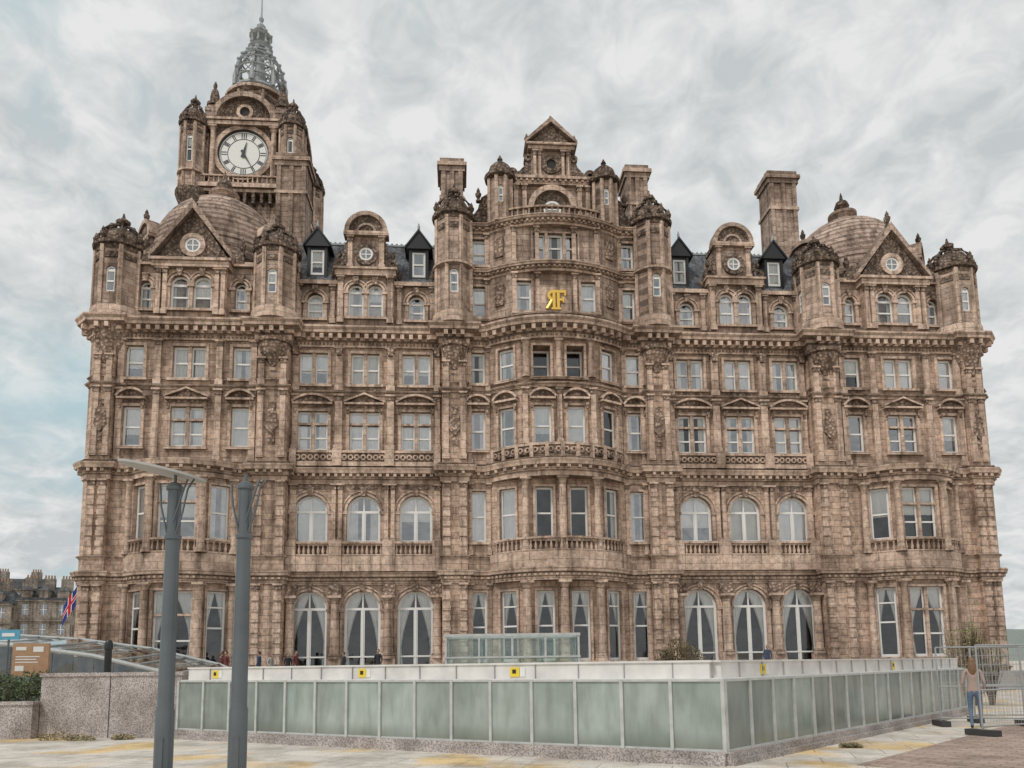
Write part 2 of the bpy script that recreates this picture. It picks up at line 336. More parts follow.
for lv,(z0,z1) in enumerate(LV):
    zb,zt=[(1.9,6.5),(9.9,13.4),(16.25,19.0),(20.95,23.2)][lv]
    ped=[None,None,'seg',None][lv]; cw='tie' if lv==0 else None
    centre_run(-1.9,2.3,z0,z1,[(1.15,1.2,zb,zt,'r'),(3.45,1.2,zb,zt,'r')],ped='seg' if lv==2 else None,r=1.0 if lv==3 else .35,cur=.99 if lv in(1,3) else cw,t=.15)
    run((2.3,-1.9),(4.7,-.5),z0,z1,[(1.4,1.2,zb,zt,'r')],ped=ped,t=.15,cur=cw)
    run((4.7,-.5),(6.2,-.5),z0,z1,[(.8,1.1,zb,zt,'r')],ped=ped,t=.14,cur=cw)
    for a,b in (((6.2,-.5),(6.2,-.95)),((6.2,-.95),(7.9,-.95)),((7.9,-.95),(7.9,0)),((18.2,0),(18.2,-1)),((18.2,-1),(20.2,-1)),((20.2,-1),(20.2,-.75)),((29.4,-.75),(29.4,-1.15)),((29.4,-1.15),(30.7,-1.15)),((30.7,-1.15),(31.2,-.65)),((31.2,-.65),(31.2,20))):
        run(a,b,z0,z1,[])
    if lv==0: ops=[(s,2.4,1.3,6.7,'a',2) for s in (1.8,5.3,8.8)]
    elif lv==1: ops=[(s,2.25,9.9,13.2,'a',2) for s in (1.8,5.3,8.8)]
    elif lv==2: ops=[(s,2.05,16.3,19.05,'r',1) for s in (1.8,5.3,8.8)]
    else: ops=[(s,1.95,20.95,23.2,'r',1) for s in (1.8,5.3,8.8)]
    run((7.9,0),(18.2,0),z0,z1,ops,ped=['seg','tri','seg'] if lv==2 else None,cur=cw)
    if lv<2:
        run((20.2,-.75),(21.4,-.75),z0,z1,[]); run((28.1,-.75),(29.4,-.75),z0,z1,[])
        run((21.4,-.75),(23.1,-1.9),z0,z1,[(1.03,1.2,zb,zt+.1,'r')],t=.14,cur=cw); run((26.4,-1.9),(28.1,-.75),z0,z1,[(1.03,1.2,zb,zt+.1,'r')],t=.14,cur=cw)
        run((23.1,-1.9),(26.4,-1.9),z0,z1,[(1.65,2.4,zb,zt+.1,'r',1)],t=.18,cur=cw)
    else:
        run((20.2,-.75),(29.4,-.75),z0,z1,[(1.1,1.2,zb,zt,'r'),(4.55,2.15,zb,zt,'r',1),(8.1,1.2,zb,zt,'r')],ped=['seg','tri','seg'] if lv==2 else None)
def cor(path,z,h,p,inner=-.5,part='stone_trim'):
    sweep(H,part,path,[(inner,z),(p*.2,z),(p*.22,z+h*.25),(p*.38,z+h*.33),(p*.42,z+h*.5),(p*.85,z+h*.62),(p*.9,z+h*.78),(p,z+h*.88),(p,z+h*.97),(inner,z+h)])
cor(PLO,7.1,.85,.42,-1.4); blocks(H,'stone_trim',PLO,7.38,7.52,.1,.28,.4,.16)
cor(PLO,13.95,1.1,.6,-1.4); blocks(H,'stone_trim',PLO,14.38,14.6,.16,.48,.5,.2)
cor(PHIp,20.2,.28,.25); cor(PHIp,23.6,1.3,.95,-.7)
blocks(H,'stone_trim',PHIp,24.02,24.36,.26,.76,.62,.26); blocks(H,'carved_ornament',PHIp,23.74,23.9,.1,.28,.26,.13)
sweep(H,'upper_stonework',PHIp,[(-1.2,24.88),(.05,24.88),(.05,25.34),(-1.2,25.34)])
cor(PLO,8.75,.2,.18); cor(PHIp,20.75,.14,.16); cor(PHI2,15.0,.22,.3,-1.2)
cor(PLO,.9,.3,.2)
sweep(H,'stone_trim',[(-x,y) for x,y in reversed(half_loarc[7:19])],[(-.4,7.95),(.3,7.95),(.3,8.95),(-.4,8.95)])
sweep(H,'stone_trim',half_loarc[7:19],[(-.4,7.95),(.3,7.95),(.3,8.95),(-.4,8.95)])
sweep(H,'stone_trim',arc(4.5,-.6,2.2),[(-1.4,7.95),(.3,7.95),(.3,8.95),(-1.4,8.97)])
balpath(H,arc(4.4,-.7,2.15,10),8.97,9.95)
ba=arc(4.4,-.7,2.15,10); sweep(H,'carved_ornament',ba,[(-.06,15.45),(.06,15.45),(.06,16.0),(-.06,16.0)]); sweep(H,'stone_trim',ba,[(-.15,16.0),(.17,16.0),(.17,16.16),(-.15,16.16)])
for a,b in zip(ba,ba[1:]):
    F,L=segF(a,b)
    for q in (.25,.75): arcband(H,'stone_trim',F,L*q,15.72,.1,.19,0,2*PI,-.14,.02,10)
    box(H,'stone_trim',F,-.12,.12,-.2,.15,15.2,16.2)
for sd in (-1,1):
    pa=[(sd*x,y-.15) for x,y in pav_arc(24.75,1)]
    if sd<0: pa=pa[::-1]
    balpath(H,pa,8.97,9.95)
for sd in (-1,1):
    X=lambda u:sd*u
    for k in range(3):
        u=9.7+3.5*k
        a,b=sorted((X(u-1.4),X(u+1.4)))
        balusters(H,F0,a,b,-.5,8.97,9.95); box(H,'stone_trim',F0,a-.3,b+.3,-.65,0,7.95,8.95)
        a,b=sorted((X(u-1.5),X(u+1.5)))
        box(H,'carved_ornament',F0,a,b,-.5,-.36,15.4,16.0); box(H,'stone_trim',F0,a-.1,b+.1,-.62,-.26,16.0,16.16); box(H,'stone_trim',F0,a-.1,b+.1,-.58,-.28,15.1,15.4)
        for i in range(7): arcband(H,'stone_trim',F0,a+.24+i*.42,15.7,.1,.2,0,2*PI,-.6,-.4,10)
        box(H,'carved_ornament',F0,X(u)-.9,X(u)+.9,-.06,0,13.65,13.9)
        box(H,'carved_ornament',F0,X(u)-.9,X(u)+.9,-.07,0,20.5,20.74)
    for u in (7.98,11.45,14.95,18.1):
        w=.45 if u in(7.98,18.1) else .62
        uu=min(max(u,7.9+w/2+.12),18.2-w/2-.12)
        box(H,'stone_trim',F0,X(uu)-w/2-.1,X(uu)+w/2+.1,-.72,0,7.95,10.0)
        box(H,'stone_trim',F0,X(uu)-w/2,X(uu)+w/2,-.7,-.2,15.1,16.25)
        pilaster(H,F0,X(uu),w*.8,16.3,20.2,.22); pilaster(H,F0,X(uu),w*.8,20.5,23.6,.22)
        if w>.5:
            for e in (-.22,.22): pilaster(H,F0,X(uu)+e,.27,9.9,13.95,.26)
        else: pilaster(H,F0,X(uu),.4,9.9,13.95,.2)
        box(H,'stone_trim',F0,X(uu)-.45,X(uu)+.45,-.6,0,0,2.2); column(H,'columns',X(uu),-.34,2.2,6.35,.3)
        box(H,'carved_ornament',F0,X(uu)-.42,X(uu)+.42,-.5,0,6.35,7.1)
        poly(H,'carved_ornament',(X(uu),-.2,0),[(-.25,23.6),(.25,23.6),(.16,22.95),(-.16,22.95)],-.25,0)
    for (uc,y,w) in ((7.05,-.95,1.7),(19.2,-1.0,2.0),(30.05,-1.15,1.3)):
        F=(0,y,0)
        for (a,b,bd) in ((1.3,7.1,True),(8.95,13.95,True)):
            for e in (-1,1): pilaster(H,F,X(uc)+e*(w/2-.3),.42,a,b,.12,bands=bd)
        for (a,b) in ((15.5,20.2),(20.5,22.4)):
            for e in (-1,1): pilaster(H,F,X(uc)+e*(w/2-.28),.36,a,b,.15)
            box(H,'carved_ornament',F,X(uc)-.22,X(uc)+.22,-.07,0,a+1,b-.9)
        poly(H,'carved_ornament',(X(uc),y,0),[(-.4,17.6),(0,17.1),(.4,17.6),(.3,18.6),(0,19.0),(-.3,18.6)],-.2,0)
        r=w/2+.2
        lathe(H,'carved_ornament',X(uc),y+.35,[(.2,21.6),(.4,21.8),(.5,22.1),(r*.72,22.6),(r*.8,22.8),(r*.9,23.3),(r*1.0,23.4),(r*1.05,23.62)],20)
    F=(0,-.75,0)
    for u in (20.5,22.75,26.75,29.1):
        for a,b in ((15.3,20.2),(20.5,23.6)): pilaster(H,F,X(u),.4,a,b,.2)
    for u in (23.1,26.4):
        for a,b in ((1.9,7.1),(9.0,13.95)): column(H,'columns',X(u),-2.15,a,b,.24)
        box(H,'stone_trim',F0,X(u)-.4,X(u)+.4,-2.55,-1.7,0,1.9)
    for u in (21.4,28.1):
        for a,b in ((1.9,7.1),(9.0,13.95)): column(H,'columns',X(u),-1.0,a,b,.22)
        box(H,'stone_trim',F0,X(u)-.36,X(u)+.36,-1.36,-.6,0,1.9)
    for u in (4.75,6.0):
        for a,b in ((1.5,7.1),(9.0,13.95),(15.3,20.2),(20.5,23.6)): pilaster(H,(0,-.5,0),X(u),.24,a,b,.12)
for i in (-1,0,1):
    x=i*2.4; y=-2.5 if i==0 else -2.12
    box(H,'stone_trim',F0,x-.42,x+.42,y-.42,-1.7,0,1.9)
    column(H,'columns',x,y,1.9,7.1,.3); column(H,'columns',x,y,9.0,13.95,.26)
    box(H,'stone_trim',F0,x-.33,x+.33,y-.36,y+.3,7.95,8.97)
    pilaster(H,(0,-1.9,0),x*.96,.34,16.3,20.2,.16); column(H,'columns',x*.93,-2.08,20.9,23.6,.2)
# ---------------- attic storeys
def octo(x,y,r,z0,z1,win=None,part='upper_stonework',n=8):
    for k in range(n):
        a0=2*PI*(k-.5)/n+PI/2*3; a1=2*PI*(k+.5)/n+PI/2*3
        p=(x+r*math.cos(a0)/math.cos(PI/n),y+r*math.sin(a0)/math.cos(PI/n)); q=(x+r*math.cos(a1)/math.cos(PI/n),y+r*math.sin(a1)/math.cos(PI/n))
        F,L=segF(p,q); ops=[]
        if win and k%2==0 : ops=[(L/2,min(.6,L*.6),win[0],win[1],'a')]
        wall(H,part,F,0,L,z0,z1,ops,r=.2)
        for o in ops: window(H,F,o,d=.1)
        box(H,'stone_trim',F,-.12,.12,-.09,.12,z0,z1)
        if r>1: box(H,'upper_carving',F,.2,L-.2,-.07,.05,z1-.9,z1-.5)
def cap(x,y,r,z,h=2.6,part='upper_carving'):
    lathe(H,part,x,y,[(r*.9,z-.45),(r+.08,z-.42),(r+.12,z-.2),(r+.3,z-.1),(r+.36,z+.08),(r+.1,z+.12),(r*.98,z+.2),(r*1.0,z+h*.16),(r*.9,z+h*.3),(r*.66,z+h*.44),(r*.4,z+h*.52),(.3,z+h*.56),(.22,z+h*.66),(.42,z+h*.72),(.36,z+h*.82),(.12,z+h*.88),(.05,z+h)],24)
    for k in range(8):
        a=2*PI*k/8+.39; urn(H,part,x+(r+.14)*math.cos(a),y+(r+.14)*math.sin(a),z+.1,.8)
        tube(H,part,[(x+rr*math.cos(a),y+rr*math.sin(a),zz) for rr,zz in ((r*1.02,z+h*.15),(r*1.0,z+h*.34),(r*.66,z+h*.54),(.38,z+h*.64))],.11,5)
    for k in range(5):
        a=2*PI*k/5; ball(H,part,x+.32*math.cos(a),y+.32*math.sin(a),z+h*.76,.18,7)
def chimney(x,y,w,dp,z0,z1):
    box(H,'upper_stonework',F0,x-w/2,x+w/2,y-dp/2,y+dp/2,z0,z1-.9)
    for e in (-1,0,1): box(H,'upper_stonework',F0,x+e*(w/2-.2)-.16,x+e*(w/2-.2)+.16,y-dp/2-.12,y+dp/2+.12,z0+2,z1-1.3)
    box(H,'stone_trim',F0,x-w/2-.1,x+w/2+.1,y-dp/2-.15,y+dp/2+.15,z1-3.6,z1-3.35)
    box(H,'upper_stonework',F0,x-w/2-.14,x+w/2+.14,y-dp/2-.14,y+dp/2+.14,z1-1.3,z1-.9)
    box(H,'stone_trim',F0,x-w/2-.28,x+w/2+.28,y-dp/2-.28,y+dp/2+.28,z1-.9,z1-.6); box(H,'upper_stonework',F0,x-w/2-.08,x+w/2+.08,y-dp/2-.08,y+dp/2+.08,z1-.6,z1-.2)
    n=max(2,int(w/.55))
    for i in range(n): lathe(H,'chimney_pots',x-w/2+(i+.5)*w/n,y,[(.17,z1-.2),(.13,z1+.1),(.17,z1+.2),(.12,z1+.24)],8)
for sd in (-1,1):
    X=lambda u:sd*u
    octo(X(7.05),-.6,1.2,24.85,32.6,(27.0,28.7)); lathe(H,'stone_trim',X(7.05),-.6,[(1.2,28.9),(1.5,29.05),(1.5,29.2),(1.2,29.25)],20)
    lathe(H,'stone_trim',X(7.05),-.6,[(1.2,24.85),(1.55,24.85),(1.5,25.6),(1.3,25.8)],20); cap(X(7.05),-.6,1.2,32.9,2.8)
    chimney(X(7.2),4.2,1.7,2.2,28,40.6); chimney(X(19.6),5.5,2.3,1.9,27,41.6)
    octo(X(19.2),-.6,1.3,24.85,29.8,(26.6,28.3)); cap(X(19.2),-.6,1.3,30.0,2.6); lathe(H,'stone_trim',X(19.2),-.6,[(1.3,24.85),(1.65,24.85),(1.6,25.6),(1.35,25.8)],20)
    octo(X(29.8),-.1,1.45,24.85,29.9,(26.6,28.4)); cap(X(29.8),-.1,1.45,30.1,2.9); lathe(H,'stone_trim',X(29.8),-.1,[(1.5,24.9),(1.8,24.9),(1.75,25.6),(1.5,25.8)],20)
    lathe(H,'carved_ornament',X(29.95),-.1,[(.6,21.6),(1.0,22.2),(1.2,23.0),(1.4,23.6),(1.7,24.4),(1.8,24.7),(1.8,24.9),(1.4,25.0)],24)
run((8.2,.1),(18.0,.1),24.9,28.2,[(1.5,1.15,25.75,27.6,'a'),(8.5,1.15,25.75,27.6,'a')],part='upper_stonework')
for sd in (-1,1):
    X=lambda u:sd*u
    a,b=sorted((X(8.2),X(18.0)))
    for (l,r) in ((8.2,11.3),(15.1,18.0)):
        a2,b2=sorted((X(l),X(r))); box(H,'stone_trim',F0,a2,b2,-.2,.3,28.2,28.5)
    for u in (8.6,10.9,15.5,17.8): urn(H,'upper_carving',X(u),.05,28.5,.8); pilaster(H,(0,.1,0),X(u),.3,25.4,28.2,.14)
    H.add('slate_roof',[(a-1.5,.35,28.2),(b+1.5,.35,28.2),(b+1.5,3.0,33.0),(a-1.5,3.0,33.0),(b+1.5,16,33.2),(a-1.5,16,33.2)],[(0,1,2,3),(3,2,4,5)])
    for i in range(int((b-a)/.35)): ball(H,'lead_work',a+.35*i,3.0,33.15,.09,6)
    box(H,'lead_work',F0,a,b,2.9,3.1,32.95,33.08)
    for u in (9.6,16.8):
        F=(X(u)-.65,1.0,0); o=(.65,.95,29.5,31.4,'r')
        wall(H,'dormer_woodwork',F,0,1.3,29.2,31.6,[o],r=.12); window(H,F,o,d=.03)
        for e in (0,1.3): H.add('slate_roof',[P(F,e,0,29.2),P(F,e,0,31.6),P(F,e,1.6,31.6),P(F,e,1.3,30.9)],[(0,1,2,3)])
        box(H,'dormer_woodwork',F,-.05,.14,-.06,.02,29.2,31.6); box(H,'dormer_woodwork',F,1.16,1.35,-.06,.02,29.2,31.6)
        poly(H,'dormer_woodwork',F,[(-.25,31.6),(1.55,31.6),(.65,32.9)],-.2,1.9)
        for e in (-1,1): poly(H,'dormer_woodwork',F,[(.65+e*1.0,31.55),(.65+e*1.0,31.72),(.65,33.1),(.65,32.9)],-.28,2.0)
        lathe(H,'lead_work',X(u),.9,[(.08,33.0),(.1,33.3),(.02,33.6)],6)
    F=(X(13.2),-.25,0)
    o1=(-.66,1.1,25.75,28.15,'a'); o2=(.66,1.1,25.75,28.15,'a')
    wall(H,'upper_stonework',F,-1.95,1.95,24.9,28.7,[o1,o2],r=.25)
    for o in (o1,o2): window(H,F,o,d=.13); surround(H,F,o)
    for e in (-1,1): box(H,'upper_stonework',F,min(e*1.95,e*1.93),max(e*1.95,e*1.97),.0,2.2,24.9,28.7); pilaster(H,F,e*1.7,.36,25.3,28.7,.2)
    box(H,'stone_trim',F,-2.1,2.1,-.35,.6,28.7,29.1); box(H,'stone_trim',F,-2.2,2.2,-.5,.6,29.1,29.25)
    box(H,'upper_stonework',F,-1.3,1.3,.0,2.6,29.25,31.7)
    disc(H,'window_glazing',F,0,30.4,.42,-.03); arcband(H,'window_frames',F,0,30.4,.36,.5,0,2*PI,-.09,0,20); arcband(H,'upper_carving',F,0,30.4,.5,.82,0,2*PI,-.15,0,20)
    box(H,'window_frames',F,-.03,.03,-.07,0,30.0,30.8); box(H,'window_frames',F,-.4,.4,-.07,0,30.37,30.43)
    for e in (-1,1):
        pilaster(H,F,e*1.1,.32,29.25,31.7,.16)
        poly(H,'upper_carving',F,[(e*1.3,29.25),(e*2.15,29.25),(e*2.2,29.7),(e*1.95,29.95),(e*1.7,30.1),(e*1.55,30.6),(e*1.45,31.2),(e*1.3,31.4)],-.05,.3)
        arcband(H,'upper_carving',F,e*1.85,29.65,.15,.38,0,2*PI,-.14,.3,12); urn(H,'upper_carving',X(13.2)+e*1.85,-.1,30.0,.7)
    box(H,'stone_trim',F,-1.55,1.55,-.34,.5,31.7,32.0)
    poly(H,'upper_carving',F,[(1.25*math.cos(PI*i/14),32.0+1.25*math.sin(PI*i/14)) for i in range(15)],-.08,2.2)
    arcband(H,'upper_stonework',F,0,32.0,1.2,1.5,0,PI,-.34,.6,16); arcband(H,'upper_stonework',F,0,32.0,.55,.7,0,PI,-.16,0,12)
run((20.3,-.5),(29.2,-.5),24.9,29.0,[(1.3,.8,25.9,27.9,'a'),(7.6,.8,25.9,27.9,'a')],part='upper_stonework')
for sd in (-1,1):
    X=lambda u:sd*u; F=(X(24.75),-.95,0)
    a,b=sorted((X(20.3),X(29.2)))
    box(H,'stone_trim',F0,a,b,-.8,-.1,29.0,29.3); box(H,'upper_stonework',F0,a-.5,b+.5,0.5,11,25.3,28.9)
    box(H,'lead_work',F0,a-.5,b+.5,-.3,11,29.3,29.45)
    o1=(-.74,1.25,25.75,28.1,'a'); o2=(.74,1.25,25.75,28.1,'a')
    wall(H,'stone_walls',F,-2.3,2.3,24.9,28.6,[o1,o2],r=.27)
    for o in (o1,o2): window(H,F,o,d=.14); surround(H,F,o)
    for e in (-1,1):
        box(H,'stone_walls',F,e*2.3-.02,e*2.3+.02,0,.8,24.9,28.6)
        for q in (1.7,2.12): pilaster(H,F,e*q,.28,25.3,28.6,.22)
    box(H,'stone_trim',F,-2.55,2.55,-.4,.5,28.6,29.0); box(H,'stone_trim',F,-2.7,2.7,-.55,.6,29.0,29.2)
    poly(H,'upper_carving',F,[(-2.5,29.2),(2.5,29.2),(0,32.9)],-.02,3.5)
    for e in (-1,1):
        poly(H,'upper_stonework',F,[(e*2.75,29.2),(e*2.75,29.55),(0,33.45),(0,32.85)],-.4,1.2)
        poly(H,'upper_carving',F,[(e*2.5,29.2),(e*3.4,29.2),(e*3.3,29.9),(e*2.8,30.3),(e*2.3,30.6)],.1,.5); urn(H,'upper_carving',X(24.75)+e*3.2,-.6,29.9,1)
    disc(H,'window_glazing',F,0,30.3,.48,-.06); arcband(H,'window_frames',F,0,30.3,.4,.54,0,2*PI,-.1,0,20); arcband(H,'stone_trim',F,0,30.3,.54,.85,0,2*PI,-.17,0,22)
    box(H,'window_frames',F,-.03,.03,-.09,0,29.85,30.75); box(H,'window_frames',F,-.45,.45,-.09,0,30.27,30.33)
    urn(H,'upper_carving',X(24.75),-.9,33.3,1)
    cx,cy=X(24.75),5.0; prof=[(5.3,29.2),(5.3,30.2),(5.55,30.3),(5.55,30.5),(5.15,30.55)]
    nb=15
    for i in range(nb):
        t0=i/nb*PI/2*.93; t1=(i+1)/nb*PI/2*.93
        r0=5.1*math.cos(t0); z0=30.55+6.6*math.sin(t0); z1=30.55+6.6*math.sin(t1)
        r1=5.1*math.cos(t1)
        prof+=[(r0+.05,z0),((r0*.45+r1*.55)+.05,z1-.07),((r0*.45+r1*.55)-.06,z1-.05)]
    prof+=[(.9,37.2),(.9,37.7),(1.1,37.8),(1.1,38.0),(.5,38.2),(.3,38.6)]
    lathe(H,'dome_roof',cx,cy,prof,40); lathe(H,'upper_carving',cx,cy,[(.35,38.2),(.6,38.7),(.45,39.1),(.15,39.3),(.12,39.6),(.02,40.0)],10)
    for e in (-1,1):
        G=(cx+e*4.7,2.6,e*.9)
        box(H,'upper_stonework',G,-1.3,1.3,0,3.0,29.2,32.6); poly(H,'upper_carving',G,[(1.35*math.cos(PI*i/12),32.6+1.1*math.sin(PI*i/12)) for i in range(13)],-.1,2.6)
        arcband(H,'stone_trim',G,0,32.6,1.25,1.55,0,PI,-.25,1.0,14); box(H,'stone_trim',G,-1.5,1.5,-.25,.4,32.35,32.62)
        disc(H,'rooms',G,0,31.3,.4,-.02); arcband(H,'stone_trim',G,0,31.3,.4,.62,0,2*PI,-.1,0,16)
        urn(H,'upper_carving',G[0],G[1],34.0,.9)
WS='upper_stonework'
centre_run(-1.5,3.1,24.9,28.9,[(.85,1.05,25.8,28.05,'r'),(5.35,1.05,25.8,28.05,'r')],part='upper_stonework',t=.14)
run((3.1,-1.5),(4.7,-.5),24.9,28.9,[],part=WS); run((4.7,-.5),(6.2,-.5),24.9,28.9,[(.55,1.05,25.8,28.05,'r')],t=.14,part=WS)
centre_run(-1.5,3.1,28.9,32.4,[(1.95,.85,29.6,31.6,'r'),(3.1,1.05,29.6,31.6,'r'),(4.25,.85,29.6,31.6,'r')],part=WS,t=.1)
run((3.1,-1.5),(4.7,-.5),28.9,32.4,[],part=WS); run((4.7,-.5),(6.2,-.5),28.9,32.4,[(.55,1.05,29.6,31.6,'r')],t=.14,part=WS)
ca=arc(4.6,-.5,1.45,14); carc=[(-8,-.5)]+ca+[(8,-.5)]
cor(carc,28.6,.6,.5,-.9); blocks(H,'stone_trim',carc,28.78,28.92,.1,.35,.4,.15)
cor(carc,32.0,.6,.55,-.9); blocks(H,'stone_trim',carc,32.2,32.34,.1,.38,.4,.15); cor(carc,25.3,.3,.25,-.9)
balpath(H,arc(3.9,-.95,.9,10),32.6,33.5)
for sd in (-1,1):
    X=lambda u:sd*u
    for z0,z1 in ((25.6,28.6),(29.2,32.0)):
        for u,y in ((2.9,-1.5),(1.3,-1.5)): pilaster(H,(0,y,0),X(u),.28,z0,z1,.18)
        pilaster(H,(0,-.5,0),X(4.78),.22,z0,z1,.12)
        poly(H,'carved_ornament',(X(3.9),-1.05,sd*.55),[(-.35,z0+.8),(.35,z0+.8),(.35,z1-.6),(-.35,z1-.6)],-.1,.1)
box(H,WS,F0,-7.6,7.6,.15,13,25,32.6); H.add('slate_roof',[(-7.6,.3,32.6),(7.6,.3,32.6),(5,4.5,34.6),(-5,4.5,34.6),(5,12,34.6),(-5,12,34.6),(7.6,14,32.6),(-7.6,14,32.6)],[(0,1,2,3),(3,2,4,5),(1,6,4,2),(0,3,5,7)])
Fg=(0,-.35,0)
poly(H,'upper_stonework',Fg,[(-4.6,32.5),(4.6,32.5),(4.6,34.6),(4.3,35.2),(3.4,35.4),(3.0,36.2),(-3.0,36.2),(-3.4,35.4),(-4.3,35.2),(-4.6,34.6)],0,1.2)
arcband(H,'stone_trim',Fg,0,34.1,1.35,1.75,0,PI,-.4,0,20); arcband(H,'upper_carving',Fg,0,34.1,.62,1.35,0,2*PI,-.1,0,24)
disc(H,'window_glazing',Fg,0,34.1,.55,-.08); arcband(H,'window_frames',Fg,0,34.1,.48,.64,0,2*PI,-.16,0,20); box(H,'window_frames',Fg,-.04,.04,-.12,0,33.6,34.6); box(H,'window_frames',Fg,-.5,.5,-.12,0,34.06,34.14)
for u in (-2.6,-2.0,2.0,2.6): pilaster(H,Fg,u,.3,33.0,35.9,.24)
box(H,'stone_trim',Fg,-3.2,3.2,-.35,1.0,35.9,36.25); box(H,'stone_trim',Fg,-3.4,3.4,-.55,1.0,36.25,36.45)
for i in range(16): box(H,'stone_trim',Fg,-3.1+i*.4,-2.95+i*.4,-.5,-.3,36.08,36.25)
poly(H,'upper_stonework',Fg,[(-1.45,36.45),(1.45,36.45),(1.45,38.75),(-1.45,38.75)],.05,1.1)
arcband(H,'upper_carving',Fg,0,37.7,.35,.75,0,2*PI,-.08,.05,18); disc(H,'rooms',Fg,0,37.7,.36,.02)
for u in (-1.2,-.85,.85,1.2): pilaster(H,Fg,u,.2,36.45,38.7,.14)
box(H,'stone_trim',Fg,-1.7,1.7,-.3,1.2,38.7,38.95); box(H,'stone_trim',Fg,-1.85,1.85,-.46,1.2,38.95,39.12)
poly(H,'upper_carving',Fg,[(-1.7,39.12),(1.7,39.12),(0,40.9)],-.05,1.2)
for e in (-1,1):
    poly(H,'upper_stonework',Fg,[(e*1.9,39.12),(e*1.9,39.35),(0,41.2),(0,40.8)],-.4,1.3)
    pts=[(1.45,36.45),(3.15,36.45),(3.15,36.9),(2.8,37.0),(2.3,37.2),(1.95,37.6),(1.75,38.2),(1.45,38.6)]
    poly(H,'upper_carving',Fg,[(e*a,b) for a,b in pts],.1,.7); arcband(H,'upper_carving',Fg,e*2.85,36.95,.15,.42,0,2*PI,0,.75,14); arcband(H,'upper_carving',Fg,e*1.68,38.2,.1,.28,0,2*PI,0,.75,14)
    octo(e*3.75,-.75,.78,32.5,35.9,(33.9,35.2))
    lathe(H,'upper_carving',e*3.75,-.75,[(.8,35.8),(1.1,35.95),(1.15,36.15),(.85,36.2),(.86,36.5),(.75,36.9),(.45,37.2),(.15,37.3),(.12,37.5),(.2,37.6),(.03,37.95)],16)
    pts=[(4.5,32.6),(6.6,32.6),(6.6,33.1),(6.2,33.25),(5.7,33.6),(5.35,34.1),(5.1,35.0),(4.5,35.4)]
    poly(H,'upper_carving',Fg,[(e*a,b) for a,b in pts],.1,.6); arcband(H,'upper_carving',Fg,e*6.2,33.2,.18,.48,0,2*PI,0,.7,14)
    urn(H,'upper_carving',e*5.3,-.3,34.6,.9); urn(H,'upper_carving',e*1.75,-.2,39.3,.7)
lathe(H,'upper_carving',0,-.3,[(.2,40.9),(.2,41.2),(.08,41.35),(.1,41.4),(.02,41.6)],8)
G=(-.05,-1.66,0); gz=25.95
for x in (-.14,.16): box(H,'gold_monogram',G,x-.1,x+.1,-.1,0,gz,gz+1.35); box(H,'gold_monogram',G,x-.18,x+.18,-.101,0,gz-.04,gz+.1)
arcband(H,'gold_monogram',G,-.22,gz+.98,.18,.38,PI/2,3*PI/2,-.105,0,12)
tube(H,'gold_monogram',[(-.33,-1.74,gz+.62),(-.5,-1.74,gz+.3),(-.68,-1.74,gz)],.1,6)
box(H,'gold_monogram',G,-.22,.68,-.106,0,gz+1.18,gz+1.36); box(H,'gold_monogram',G,.16,.54,-.103,0,gz+.6,gz+.76); box(H,'gold_monogram',G,.58,.7,-.104,0,gz+.98,gz+1.36); box(H,'gold_monogram',G,.46,.56,-.107,0,gz+.48,gz+.88)
box(H,'stone_trim',G,-1.1,1.1,.02,.14,gz-.3,gz+1.75)
H.add('rear_walls',[(-31.2,20,0),(31.2,20,0),(31.2,20,29),(-31.2,20,29),(-31.2,10,29),(31.2,10,29)],[(0,1,2,3),(3,2,5,4)])
PM['rear_walls']='stone'
